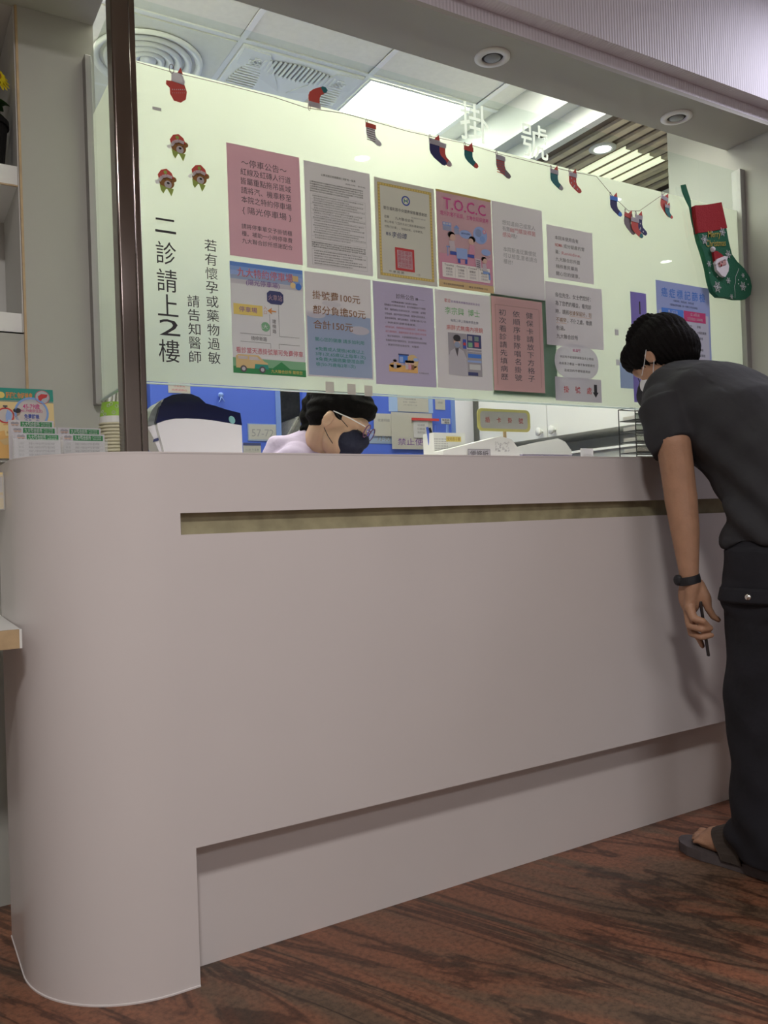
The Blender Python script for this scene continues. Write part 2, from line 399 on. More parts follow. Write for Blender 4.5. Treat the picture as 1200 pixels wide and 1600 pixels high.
# waiting room ceiling, its far walls, the fluted fascia and the soffit over the counter
b = MB(); b.box(-4, 6, -5.5, .16, 2.86, 2.96, M_ceil); struct(b.build('ceiling'))
b = MB(); b.box(-4, 6, -5.6, -5.5, 0, 2.86, M_wallg); struct(b.build('wall_front'))
b = MB(); b.box(-4.1, -4, -5.5, .65, 0, 2.86, M_wallg); struct(b.build('wall_left'))
b = MB(); b.box(6, 6.1, -5.5, .65, 0, 2.86, M_wallg); struct(b.build('wall_right'))
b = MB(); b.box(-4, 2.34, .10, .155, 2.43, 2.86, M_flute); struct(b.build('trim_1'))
b = MB(); b.box(-4, 2.34, .15, .16, 2.388, 2.43, M_flute)  # soffit lip; its fluted finish imitates the fascia's reflection
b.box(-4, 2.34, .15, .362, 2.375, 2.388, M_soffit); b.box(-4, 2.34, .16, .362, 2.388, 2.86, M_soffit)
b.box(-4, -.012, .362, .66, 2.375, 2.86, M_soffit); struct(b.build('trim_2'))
# pier on the right that carries the glass, the wall running off to the right of it
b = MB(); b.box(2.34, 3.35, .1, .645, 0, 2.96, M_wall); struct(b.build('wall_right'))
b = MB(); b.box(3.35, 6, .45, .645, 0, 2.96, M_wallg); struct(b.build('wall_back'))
# panelled wall on the left with the bookcase niche beside it
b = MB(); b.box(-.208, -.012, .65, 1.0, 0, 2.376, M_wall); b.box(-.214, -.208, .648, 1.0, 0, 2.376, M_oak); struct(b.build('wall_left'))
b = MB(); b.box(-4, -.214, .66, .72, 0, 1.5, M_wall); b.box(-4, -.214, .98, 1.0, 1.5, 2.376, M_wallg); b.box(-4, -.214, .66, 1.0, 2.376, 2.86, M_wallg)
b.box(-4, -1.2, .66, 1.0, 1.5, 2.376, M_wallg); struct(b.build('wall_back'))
# office behind the glass
b = MB(); b.box(-.6, 3.35, 3.3, 3.4, 0, 3.0, M_white); struct(b.build('wall_back'))
b = MB(); b.box(-.7, -.6, 1.0, 3.4, 0, 3.0, M_white); struct(b.build('wall_left'))
b = MB(); b.box(2.98, 3.05, .645, 3.3, 0, 2.63, M_white); struct(b.build('wall_right'))
b = MB(); b.box(-4, 2.07, .362, 3.4, 2.945, 3.0, M_ceil); 
for x in (.15, .75, 1.35, 1.95):
    for d in (-.012, .009): b.box(x + d, x + d + .003, .36, 3.3, 2.942, 2.9455, M_dark if False else M_bulk)
    b.box(x - .012, x + .012, .36, 3.3, 2.938, 2.9452, M_grid)
for y in (.83, 1.43, 2.03, 2.63): b.box(-.6, 2.07, y - .012, y + .012, 2.9385, 2.945, M_grid)
struct(b.build('ceiling'))
b = MB(); b.box(2.07, 2.09, .362, 3.3, 2.63, 3.0, M_bulk); b.box(2.055, 2.095, .362, 3.3, 2.612, 2.635, M_white)
b.box(2.0, 2.07, .362, 3.3, 2.72, 2.74, M_bulk); struct(b.build('trim_3'))
# slatted wood ceiling
b = MB(); b.box(2.09, 3.35, .645, 3.3, 2.655, 2.70, M_slatb); struct(b.build('ceiling'))
sl = thing('slatted_ceiling_panel', 'beige wood strips on the brown office ceiling by the right pier', 'ceiling slats', (2.7, 1.9, 2.62))
GL = [(2.4574, 0.9614), (2.5309, 0.9626), (2.6059, 0.9599), (2.6939, 0.9633)]
pitch = (GL[3][0] - GL[0][0]) / 3; gy = min(g_[1] for g_ in GL)
for i in range(-3, 9):
    x = GL[0][0] + pitch * i; wd_ = pitch * .5
    if x - wd_ / 2 < 2.12 or x > 2.97: continue
    glow = 0 <= i <= 3; y0 = .37 if x < 2.30 else .65
    b = MB(); b.box(x - wd_ / 2, x + wd_ / 2, y0, gy if glow else 3.28, 2.640, 2.656, M_slat); b.build('slat', sl)
    if glow:
        b = MB(); b.box(x - wd_ / 2, x + wd_ / 2, gy + .002, gy + .9, 2.644, 2.656, M_stripglow); o = b.build('glowing_strip', sl); o['label'] = 'glowing pale light strip'
b = MB(); b.box(2.09, 2.34, .362, .645, 2.655, 2.70, M_slatb); struct(b.build('ceiling'))

# ------------------------------------------------------------------ reception counter
H = 1.123; XE = 2.338; YL = .47
ct = thing('reception_counter', 'long off-white reception counter with rounded left end and recessed plinth', 'counter', (1.0, .25, 0))
def outline(rad=.262, n=36):
    pts = [(-.31, YL), (-.31, rad)]
    for i in range(1, n + 1):
        a = math.pi / 2 * i / n; pts.append((-.31 + rad - rad * math.cos(a), rad - rad * math.sin(a)))
    return pts
path = outline()
b = MB()
xs0 = path[-1][0]
full = path + [(0, 0)]
nP = len(path)
b.add([V(*p, 0) for p in path] + [V(*p, H) for p in path], [(i, i + 1, nP + i + 1, nP + i) for i in range(nP - 1)], M_counter)
b.build('rounded_end', ct, smooth=True); b = MB()
SZ0, SZ1, SX = .951, .997, -.010
b.quad((xs0, 0, 0), (0, 0, 0), (0, 0, .29), (xs0, 0, .29), M_counter)
b.quad((xs0, 0, .29), (SX, 0, .29), (SX, 0, H), (xs0, 0, H), M_counter)
b.quad((SX, 0, .29), (XE, 0, .29), (XE, 0, SZ0), (SX, 0, SZ0), M_counter)
b.quad((SX, 0, SZ1), (XE, 0, SZ1), (XE, 0, H), (SX, 0, H), M_counter)
for z in (SZ0, SZ1): b.quad((SX, 0, z), (XE, 0, z), (XE, .022, z), (SX, .022, z), M_counter)
b.quad((SX, 0, SZ0), (SX, .022, SZ0), (SX, .022, SZ1), (SX, 0, SZ1), M_counter)
b.quad((0, 0, .29), (XE, 0, .29), (XE, .077, .29), (0, .077, .29), M_counter)
b.quad((0, 0, 0), (0, .077, 0), (0, .077, .29), (0, 0, .29), M_counter)
# back faces and underside
b.quad((XE, .47, .29), (0, .47, .29), (0, .47, H), (XE, .47, H), M_counter)
b.quad((-.31, YL, 0), (0, YL, 0), (0, YL, H), (-.31, YL, H), M_counter)
b.build('counter_body', ct)
b = MB(); top = path + [(0, 0), (XE, 0), (XE, .5), (-.31, .5)]
top = [p for i, p in enumerate(top) if i == 0 or p != top[i - 1]]
b.prism(top, lambda u, v, w: V(u, v, H - .0005 + w), .004, M_counter); b.build('countertop', ct)
b = MB(); b.box(SX + .001, XE, .022, .03, SZ0, SZ1, M_inlay); o = b.build('inlay_strip', ct); o['label'] = 'olive marbled inlay strip'
b = MB(); b.box(.0, XE, .077, .09, 0, .29, M_counter); b.build('plinth', ct)
b = MB()
for (p, q) in zip(full, full[1:]):
    P_ = Vector((*p, 0)); Q_ = Vector((*q, 0)); n_ = (Q_ - P_).cross(V(0, 0, 1)).normalized() * .002
    b.quad(P_ + n_ + V(0, 0, .003), Q_ + n_ + V(0, 0, .003), Q_ + V(0, 0, .004), P_ + V(0, 0, .004), M_counter); b.quad(P_ + n_, Q_ + n_, Q_ + n_ + V(0, 0, .003), P_ + n_ + V(0, 0, .003), M_counter)
b.build('sealant_bead', ct)

# side desk at the far left
d = thing('side_desk', 'white desk with an oak front edge against the counter end', 'desk', (-1.0, .4, 0))
b = MB(); b.prism([(-1.7, .122), (-.3115, .122), (-.3115, .645), (-1.7, .645)], lambda u, v, w: V(u, v, .745 + w), .025, M_white); b.build('desk_top', d)
b = MB(); b.box(-1.7, -.316, .112, .122, .733, .771, M_oak); b.box(-.316, -.3112, .112, .124, .733, .771, M_white); b.build('edge_strip', d)
b = MB(); b.box(-1.7, -1.66, .15, .64, 0, .745, M_white); b.build('side_panel', d)
b = MB(); b.box(-1.66, -.33, .60, .63, .0, .745, M_wallg); b.build('back_panel', d)

# ------------------------------------------------------------------ glass partition and its steel post
g = bpy.data.objects.new('window_1', None); COL.objects.link(g); struct(g); g['_o'] = (0, 0, 0)
b = MB(); b.box(.006, 2.325, .296, .304, 1.322, 2.262, M_glass); b.build('glass_pane', g)
b = MB(); b.box(.006, 2.325, .3055, .3065, 1.326, 2.113, M_frost); b.build('frosted_film', g)
b = MB(); b.box(.006, 2.325, .2955, .3045, 1.319, 1.3225, M_edge); b.build('glass_edge', g)
b = MB(); b.box(2.312, 2.34, .285, .325, 1.12, 2.27, M_alu); b.build('wall_channel', g, bevel=.002)
g = bpy.data.objects.new('window_2', None); COL.objects.link(g); struct(g); g['_o'] = (0, 0, 0)
b = MB(); b.box(-.032, -.024, .33, .66, 1.322, 2.262, M_glass); b.build('glass_pane', g)
b = MB(); b.box(-.0235, -.0225, .33, .648, 1.326, 2.113, M_frost); b.build('frosted_film', g)
b = MB(); b.box(-.0325, -.0235, .33, .64, 1.319, 1.3225, M_edge); b.build('glass_edge', g)
b = MB(); b.box(-.044, -.026, .615, .65, 1.31, 2.27, M_alu); b.build('wall_channel', g, bevel=.002)
ps = thing('steel_post', 'polished steel post standing on the counter at the glass corner', 'post', (-.025, .305, H + .004))
b = MB(); b.box(-.052, -.008, .278, .333, H + .004, 2.375, M_steel); b.build('post_tube', ps, bevel=.006)
b = MB(); b.box(-.009, .007, .287, .322, H + .004, 2.375, M_steel); b.build('glazing_channel', ps, bevel=.003)

# ------------------------------------------------------------------ ceiling fittings
def panel_light(x0, x1, y0, y1, z, label):
    t = thing('ceiling_light_panel', label, 'ceiling light', ((x0 + x1) / 2, (y0 + y1) / 2, z))
    b = MB(); b.box(x0, x1, y0, y1, z - .002, z, M_lamp); b.build('diffuser', t)
    b = MB()
    for a in ((x0 - .012, x0, y0 - .012, y1 + .012), (x1, x1 + .012, y0 - .012, y1 + .012), (x0, x1, y0 - .012, y0), (x0, x1, y1, y1 + .012)): b.box(*a, z - .005, z, M_white)
    b.build('frame', t)
panel_light(1.372, 1.928, 1.452, 2.008, 2.937, 'square glowing light panel right of the slatted air grille')
panel_light(.172, .728, 2.652, 3.208, 2.937, 'glowing light panel deep in the office beyond the round vent')  # added out of sight to brighten the office
panel_light(-.428, .128, 1.452, 2.008, 2.937, 'light panel left of the round vent, a corner shows beside the post')
panel_light(.172, .728, .50, 1.05, 2.937, 'light panel nearest the glass, in front of the round vent')  # this and the two below: added above the soffit, lighting cabinets and film
panel_light(-.428, .128, .50, 1.05, 2.937, 'light panel nearest the glass at the post end')
panel_light(1.372, 1.928, .50, 1.05, 2.937, 'light panel nearest the glass, toward the bulkhead')

t = thing('round_ceiling_vent', 'round white air vent of nested rings in the office ceiling', 'vent', (.45, 1.715, 2.937))
b = MB(); b.box(.165, .735, 1.445, 2.015, 2.934, 2.944, M_ceil); b.build('mounting_plate', t)
for k, r in enumerate((.225, .18, .14, .103, .068)):
    b = MB(); b.lathe([(r, .0), (r - .004, -.018), (r - .030, -.004), (r - .026, .004)], (.45, 1.73, 2.93), M_white, 40); b.build('ring', t, smooth=True)
b = MB(); b.lathe([(.035, 0), (.03, -.012), (0, -.014)], (.45, 1.73, 2.93), M_white, 30); b.build('hub', t, smooth=True)

t = thing('air_conditioner_grille', 'square ceiling air grille with four curved slatted openings', 'vent', (1.05, 1.73, 2.937))
b = MB(); b.box(.765, 1.335, 1.445, 2.015, 2.930, 2.944, M_white)
for s in (-1, 1):
    for s2 in (-1, 1):
        b.prism([(1.05 + s * .02, 1.73 + s2 * .02), (1.05 + s * .27, 1.73 + s2 * .16), (1.05 + s * .28, 1.73 + s2 * .28), (1.05 + s * .16, 1.73 + s2 * .27)], lambda u, v, w: V(u, v, 2.931 - w), .006, M_grid)
b.build('cover_plate', t, bevel=.002)
for q in range(4):
    rot = Matrix.Rotation(q * math.pi / 2, 4, 'Z'); c0 = V(1.05, 1.73, 0)
    f = lambda u, v, w: c0 + rot @ V(u, v, 0) + V(0, 0, 2.929 - w)
    N_ = 20; lens = [(-.245 + .49 * i / N_, -.20 - .055 * math.sin(math.pi * i / N_)) for i in range(N_ + 1)] + [(.245 - .49 * i / N_, -.20 + .065 * math.sin(math.pi * i / N_)) for i in range(1, N_)]
    b = MB(); b.prism(lens, f, .0015, M_darkgrille); b.build('air_opening', t)
    b = MB()
    for i in range(1, 24):
        u = -.245 + .49 * i / 24; h0 = -.20 - .055 * math.sin(math.pi * i / 24) - .004; h1 = -.20 + .065 * math.sin(math.pi * i / 24) + .004
        b.prism([(u - .0045, h0), (u + .0045, h0), (u + .0045, h1), (u - .0045, h1)], lambda a, c, w: f(a, c, w + .0016), .006, M_white)
    b.build('vanes', t)

def downlight(x, y, z, label, lit, r=.055):
    t = thing('recessed_downlight', label, 'ceiling light', (x, y, z))
    b = MB(); b.lathe([(r * 1.0, 0), (r, -.004), (r * .62, -.007), (r * .60, 0), (r * .58, .02)], (x, y, z), M_white, 32); b.build('trim_ring', t, smooth=True)
    if lit:
        b = MB(); b.lathe([(r * .6, 0), (0, -.001)], (x, y, z - .001), M_spot, 24); b.build('lamp', t)
    else:
        b = MB(); b.lathe([(r * .6, 0), (r * .50, -.004), (r * .46, -.004)], (x, y, z - .001), M_dark, 28); b.build('gap_ring', t)
        b = MB(); b.lathe([(r * .46, 0), (r * .44, -.006), (0, -.006)], (x, y, z), M_grey, 28); b.build('lamp', t, smooth=True)
downlight(1.090, .259, 2.375, 'unlit round downlight in the soffit, the one nearer the post', False)
downlight(1.929, .262, 2.375, 'unlit round downlight in the soffit, the one nearer the right wall', False)
downlight(2.33, 1.00, 2.640, 'glowing downlight among the beige ceiling strips', True, .062)
for (x, y, w_) in ((1.637, -1.42, 'nearest the counter middle'), (3.303, -1.248, 'above the walkway right of the pier'), (4.61, -1.97, 'farthest to the right'), (3.80, -2.0, 'second from the far right')):
    downlight(x, y, 2.858, 'round glowing waiting room downlight mirrored in the glass, ' + w_, True, .066)

# ------------------------------------------------------------------ writing stuck on the glass
def gs(x, z, y=.2945): return Sheet((x, y, z), (1, 0, 0), (0, 0, -1), (0, -1, 0))
s = gs(0, 0); s.O = V(0, .2957, 0)
def gtext(name, label, chars, m, sx=1.0, bold=0):
    s = Sheet((0, .2965, 0), (1, 0, 0), (0, 0, 1), (0, -1, 0))
    for ch, x0, x1, zt, zb in chars:
        vs, fs, a0, a1 = glyphs(ch, bold); y0 = min(v[1] for v in vs); y1 = max(v[1] for v in vs)
        ky = (zt - zb) / max(y1 - y0, 1e-3); kx = (x1 - x0) / max(a1 - a0, 1e-3)
        s.add([V(x0 + (x - a0) * kx, .2952, zb + (y - y0) * ky) for x, y in vs], fs, m)
    return tag(s.build(name), label, 'glass lettering')
gtext('window_lettering', 'large black vertical writing sending patients upstairs, beside the steel post',
      [('一', .044, .090, 1.729, 1.724), ('一', .042, .094, 1.700, 1.694), ('診', .042, .092, 1.672, 1.616), ('請', .042, .092, 1.604, 1.548), ('上', .042, .093, 1.542, 1.488), ('2', .044, .096, 1.480, 1.440), ('樓', .041, .093, 1.430, 1.374)], P['black'], bold=.0)
n = 9; zt, zb = 1.694, 1.372; st = (zt - zb) / n
gtext('window_lettering', 'longer of the two thin vertical lines of black writing on the glass',
      [(c, .166, .198, zt - i * st, zt - i * st - .030) for i, c in enumerate('若有懷孕或藥物過敏')], P['black'])
n = 5; zt = 1.547; st = (1.547 - 1.372) / n
gtext('window_lettering', 'shorter of the two thin vertical lines of black writing on the glass',
      [(c, .117, .148, zt - i * st, zt - i * st - .030) for i, c in enumerate('請告知醫師')], P['black'])
gtext('window_lettering', 'white registration character nearer the bright light panel', [('掛', .985, 1.098, 2.236, 2.118)], M_decal, bold=.006)
gtext('window_lettering', 'white registration character nearer the wood slats', [('號', 1.226, 1.338, 2.224, 2.112)], M_decal, bold=.006)

# ------------------------------------------------------------------ notices on the glass
A4W, A4H = .206, .291
def notice(label, x, z, w=A4W, h=A4H, m=None, y=.2948, name='paper_notice', cat='notice', group=None):
    s = Sheet((x, y, z), (1, 0, 0), (0, 0, -1), (0, -1, 0)); s.base(w, h, m or P['paper']); s.w_ = w; s.h_ = h
    s.meta = (label, name, cat, group); return s
def done(s):
    o = s.build(s.meta[1]); return tag(o, s.meta[0], s.meta[2], s.meta[3])
def rowtext(s, rows, x, size, m, **k):
    for v, t in rows: s.text(x, v, size, t, m, **k)

# 1 pink parking notice
s = notice('pink parking notice in the top row, nearest the steel post', .233, 1.952, m=P['pinkpaper'])
h = A4H
s.text(.103, .152 * h, .0215, '～停車公告～', P['dark'], 'c', w=.128)
for v, t in ((.235, '紅線及紅磚人行道'), (.318, '皆屬重點拖吊區域'), (.401, '請將汽、機車移至'), (.484, '本院之特約停車場')): s.text(.036, v * h, .0195, t, P['dark'], w=.142)
s.text(.107, .578 * h, .0205, '{ 陽光停車場 }', P['dark'], 'c', w=.138)
for v, t in ((.725, '請將停車單交予掛號櫃'), (.79, '檯。補助一小時停車費'), (.855, '九大聯合診所感謝配合')): s.text(.034, v * h, .0145, t, P['dark'], w=.143)
done(s)
# 2 grey table of small print
s = notice('grey-white page of dense small print and ruled boxes, top row', .452, 1.948, m=P['paper'])
s.text(.105, .105 * h, .0068, '公費流感抗病毒藥劑使用對象一覽表', P['black'], 'c', w=.108, bold=.006)
s.text(.190, .147 * h, .0048, '適用日期：即日起', P['dark'], 'r', w=.064)
pool = '公費藥劑使用條件經醫師評估開立病患資料依疾病管制署規定辦理申請對象如下表所列者符合適用範圍之伴有危險徵兆類流感患者高傳染性族群及其接觸者'
def tiny(s, u, v, w, n, i, m, size=.0046, bold=.006): s.text(u, v, size, (pool * 2)[(i * 7) % 40:(i * 7) % 40 + n], m, w=w, bold=bold, res=1)
for i in range(5): tiny(s, .016, (.185 + .022 * i) * h, .166 if i < 4 else .12, 30, i, P['black'])
s.frame(.016, .295 * h, .188, .735 * h, .0005, P['grey'])
k = 0
for i, v in enumerate((.315, .337, .36, .38, .405, .428, .452, .473, .50, .52, .545, .57, .592, .614, .636, .658, .682, .708)):
    tiny(s, .022 + (.004 if i % 3 else 0), v * h, (.16, .11, .155, .14)[i % 4], (28, 20, 27, 25)[i % 4], i + 3, P['dark' if i % 3 else 'black'], .0042, .0)
    if i in (1, 3, 5, 7, 9, 16): s.rect(.016, (v + .011) * h, .188, (v + .0125) * h, P['grey'])
for i in range(3): tiny(s, .016, (.755 + .02 * i) * h, .168, 30, i + 9, P['black'], .0046)
s.frame(.016, .815 * h, .188, .965 * h, .0005, P['grey'])
for i in range(6): tiny(s, .022, (.832 + .0235 * i) * h, (.15, .162, .12)[i % 3], 26, i + 2, P['dark'], .0042)
done(s)
# 3 certificate
s = notice('certificate with a gold border and red square seal, top row', .672, 1.943, m=P['cert'])
s.frame(.010, .012, .196, h - .012, .008, P['gold']); 
for i in range(30):
    a = .012 + i * (h - .03) / 30
    for u in (.0115, .1895): s.rect(u, a + .002, u + .005, a + .006, P['yellow'], 2)
for i in range(19):
    for v in (.0135, h - .0185): s.rect(.018 + i * .009, v, .023 + i * .009, v + .005, P['yellow'], 2)
s.ring(.105, .052, .0105, .0145, P['blue']); s.rect(.0985, .046, .1015, .058, P['green']); s.rect(.1085, .046, .1115, .058, P['green']); s.rect(.1015, .0505, .1085, .0535, P['blue'])
s.text(.103, .083, .0108, '衛生福利部中央健康保險署感謝狀', P['dark'], 'c', w=.150, bold=.006)
s.text(.172, .098, .0045, '醫療院所編號', P['grey'], 'r', w=.05)
s.text(.030, .108, .0085, '茲蒙', P['dark']); s.text(.066, .108, .0095, '九大聯合診所', P['dark'], w=.064, bold=.006)
s.text(.030, .122, .0078, '熱心參與「C型肝炎全口服新藥健保給付', P['dark'], w=.140); s.text(.030, .136, .0078, '付執行計畫」，特頒此狀，以申謝忱。', P['dark'], w=.132)
s.text(.033, .157, .0105, '署長', P['navy'], w=.018, bold=.006); s.text(.053, .157, .0185, '李伯璋', P['navy'], w=.052, bold=.006, shear=.15)
s.frame(.062, .192, .128, .258, .007, P['red']); s.rect(.069, .199, .121, .251, P['lpink'])
for i, t in enumerate(('衛生福利', '部中央健', '康保險署', '之印關防')): s.text(.0715 + .0, .206 + i * .0125, .0125, t, P['rose'], w=.047, l=2, bold=.006)
s.text(.040, .264, .0075, '中 華 民 國', P['dark'], w=.05); s.text(.135, .264, .0075, '1 日', P['dark'])
done(s)
# 4 travel history poster
s = notice('pink illustrated T.O.C.C poster with doctor and patient, top row', .885, 1.946, m=P['lpink'], name='health_poster', cat='poster')
s.rect(0, 0, .206, .007, P['gold']); s.rect(0, h - .022, .206, h, P['tan'])
s.text(.103, .036, .052, 'T.O.C.C', P['pink'], 'c', w=.165, bold=.006); s.text(.105, .037, .048, 'T.O.C.C', P['mag2'], 'c', w=.158, bold=.006, l=2)
s.text(.103, .069, .0150, '境外防堵不延誤，主動告知保健康', P['mag2'], 'c', w=.182, bold=.006)
s.rect(.004, .190, .202, .266, P['pink'], 1); s.rect(.012, .215, .194, .262, P['paperl'], 2); s.frame(.012, .215, .194, .262, .001, P['mag2'], 3)
for i, (t, c) in enumerate((('Traveling', '旅遊史'), ('Occupation', '工作職業'), ('Contact', '接觸史'), ('Cluster', '群聚史'))):
    u = .022 + i * .044; s.text(u, .223, .0078, t, P['dark'], w=.033, l=3); s.text(u + .004, .234, .0075, c, P['dark'], w=.024, l=3)
    s.text(u + .004, .243, .0065, '近期活動', P['grey'], w=.024, l=3); s.text(u + .004, .252, .0065, '主動告知', P['grey'], w=.024, l=3)
    if i: s.rect(u - .006, .218, u - .0055, .259, P['grey'], 3)
s.disc(.160, .117, .027, P['lblue'], 2); s.disc(.153, .110, .012, P['sky'], 3); s.disc(.168, .128, .010, P['sky2'], 3); s.disc(.176, .104, .007, P['pink'], 3); s.disc(.176, .104, .003, P['white'], 4)
s.rect(.020, .095, .052, .106, P['sky2'], 2); 
for i in range(3): s.rect(.022 + i * .010, .0965, .030 + i * .010, .103, P['white'], 3)
s.rect(.020, .106, .052, .120, P['sky'], 2); s.rect(.062, .108, .080, .126, P['sky'], 2); s.poly([(.060, .108), (.071, .098), (.082, .108)], P['sky2'], 3)
s.disc(.104, .122, .023, P['lblue'], 2, rv=.013); s.text(.104, .120, .006, '最近有出國嗎', P['navy'], 'c', l=3, w=.032)
def figure(s, u, v, k, flip, body, legs):
    f = -1 if flip else 1
    s.poly([(u - f * .010 * k, v + .014 * k), (u + f * .008 * k, v + .012 * k), (u + f * .012 * k, v + .042 * k), (u - f * .010 * k, v + .044 * k)], body, 4)
    s.disc(u, v, .012 * k, P['skin'], 5); s.disc(u - f * .002 * k, v - .004 * k, .0125 * k, P['black'], 5, rv=.0095 * k); s.disc(u + f * .003 * k, v + .003 * k, .0095 * k, P['skin'], 6)
    s.poly([(u - f * .008 * k, v + .042 * k), (u + f * .024 * k, v + .044 * k), (u + f * .026 * k, v + .052 * k), (u - f * .008 * k, v + .053 * k)], legs, 4)
    s.poly([(u + f * .018 * k, v + .050 * k), (u + f * .026 * k, v + .050 * k), (u + f * .028 * k, v + .074 * k), (u + f * .019 * k, v + .074 * k)], legs, 4)
figure(s, .052, .135, 1.05, False, P['white'], P['blue']); figure(s, .126, .138, 1.0, True, P['pink'], P['blue'])
s.poly([(.066, .168), (.108, .166), (.108, .198), (.068, .200)], P['lblue'], 5)
s.rect(.030, .166, .044, .170, P['sky2'], 4); s.rect(.034, .170, .037, .196, P['sky2'], 3)
s.disc(.180, .167, .018, P['lblue'], 3, rv=.010); figure(s, .172, .192, .8, False, P['white'], P['sky2'])
s.poly([(.136, .190), (.158, .192), (.160, .220), (.140, .220)], P['white'], 6)
for i in range(4): s.rect(.141, .196 + i * .006, .155, .1985 + i * .006, P['dark'], 7)
s.text(.016, h - .010, .0065, '衛生福利部疾病管制署', P['dark'], w=.075, l=2); s.text(.110, h - .010, .0065, '廣告 防疫專線1922', P['dark'], w=.072, l=2)
done(s)
# 5 text with red words
s = notice('white notice asking about a stomach bacterium, partly red words, top row', 1.094, 1.946, m=P['paper'])
s.text(.040, .062, .0165, '想知道自己或家人', P['grey'], w=.135); s.text(.040, .081, .0165, '有無', P['grey'], w=.030); s.text(.071, .081, .0165, '幽門螺旋桿菌', P['rose'], w=.104)
s.text(.040, .100, .0165, '感染', P['rose'], w=.034); s.text(.075, .100, .0165, '嗎?', P['grey'], w=.024)
for v, t, w in ((.146, '本院新進從糞便就', .135), (.165, '可以檢查,意者請洽', .138), (.184, '櫃台!', .036)): s.text(.040, v, .0165, t, P['grey'], w=w)
done(s)
# 6 parking map
s = notice('blue and green parking map with a yellow car, bottom row nearest the post', .231, 1.646, h=.288, m=P['white'], name='map_poster', cat='poster'); h6 = .288
for i, c in enumerate(('sky3', 'sky2', 'lblue', 'sky')): s.rect(0, i * .011, .206, (i + 1) * .011, P[c])
s.rect(0, .044, .206, .056, P['offwhite'])
s.text(.098, .026, .026, '九大特約停車場', P['lpink'], 'c', w=.160, l=2, bold=.006); s.text(.098, .026, .025, '九大特約停車場', P['rose'], 'c', w=.156, l=3)
s.text(.090, .050, .0165, '(陽光停車場)', P['purple'], 'c', w=.094, l=3)
s.disc(.186, .034, .012, P['sky2'], 3); s.rect(.175, .018, .192, .033, P['tan'], 4); s.disc(.176, .044, .008, P['sand'], 4); s.disc(.192, .046, .009, P['royal'], 4)
s.poly([(.100, .072), (.108, .065), (.138, .065), (.147, .072), (.147, .092), (.140, .100), (.110, .100), (.100, .094)], P['navy'], 2); s.text(.1235, .083, .0165, '火車站', P['lpink'], 'c', w=.040, l=3, bold=.006)
s.rect(.006, .108, .086, .136, P['yellow'], 2); s.text(.046, .122, .0155, '停車場', P['purple'], 'c', w=.050, l=3)
s.text(.094, .112, .0105, '入', P['orange'], 'c', l=3); s.text(.094, .124, .0105, '口', P['orange'], 'c', l=3)
s.poly([(.100, .119), (.113, .110), (.111, .117), (.125, .118), (.125, .121), (.111, .121), (.113, .128)], P['orange'], 3)
s.line([(.106, .128), (.106, .184), (.022, .184)], .0008, P['dark'], 2); s.line([(.132, .100), (.132, .184), (.190, .184)], .0008, P['dark'], 2)
s.line([(.022, .205), (.106, .205), (.106, .218)], .0008, P['dark'], 2); s.line([(.130, .218), (.130, .205), (.190, .205)], .0008, P['dark'], 2)
for i, c in enumerate('建楠路'): s.text(.118, .146 + i * .013, .0115, c, P['dark'], 'c', l=2)
s.text(.052, .195, .0125, '楠梓新路', P['dark'], w=.044, l=2)
s.disc(.093, .162, .0125, P['mgreen'], 2); s.text(.086, .162, .012, '九大', P['white'], 'c', w=.026, l=3, bold=.006)
s.rect(0, h6 - .040, .206, h6, P['mgreen']); s.rect(0, h6 - .018, .206, h6, P['fgreen'], 2); s.poly([(.11, h6 - .018), (.135, h6 - .036), (.160, h6 - .018)], P['fgreen'], 3)
s.text(.104, .228, .0165, '看診當天憑掛號單可免費停車', P['rose'], 'c', w=.190, l=3, bold=.006)
s.poly([(.008, .244), (.014, .239), (.070, .239), (.086, .254), (.096, .258), (.098, .274), (.008, .274)], P['tan'], 4)
s.rect(.014, .243, .040, .251, P['white'], 5); s.poly([(.044, .243), (.066, .243), (.076, .252), (.044, .252)], P['white'], 5); s.poly([(.060, .262), (.096, .262), (.098, .274), (.058, .274)], P['teal'], 5)
for u in (.028, .080): s.disc(u, .276, .009, P['dark'], 6); s.disc(u, .276, .005, P['white'], 7)
s.text(.150, h6 - .010, .010, '九大聯合診所 關懷您', P['yellow'], 'c', w=.090, l=4)
done(s)
# 7 fees
s = notice('pale blue price notice of registration fees, bottom row', .442, 1.646, h=.284, m=P['paper']); h7 = .284
s.rect(.004, .110, .202, h7 - .004, P['sky']); s.disc(.030, .115, .030, P['paper'], 2, rv=.010); s.disc(.165, .148, .032, P['paper'], 2, rv=.012); s.disc(.080, .082, .030, P['offwhite'], 2, rv=.008)
for v, t, w in ((.062, '掛號費100元', .148), (.102, '部分負擔50元', .164), (.142, '合計150元', .122)): s.text(.022, v, .0255, t, P['brown'], w=w, l=3, bold=.006)
for v, t, w, u in ((.182, '關心您的健康 請多加利用', .152, .026), (.208, '※免費成人健檢(40歲以上', .152, .026), (.222, '3年1次,65歲以上每年1次)', .155, .026), (.236, '※免費大腸癌糞便潛血篩', .150, .026), (.250, '檢(50-75歲每2年1次)', .122, .026)): s.text(u, v, .0115, t, P['teal'], w=w, l=3)
done(s)
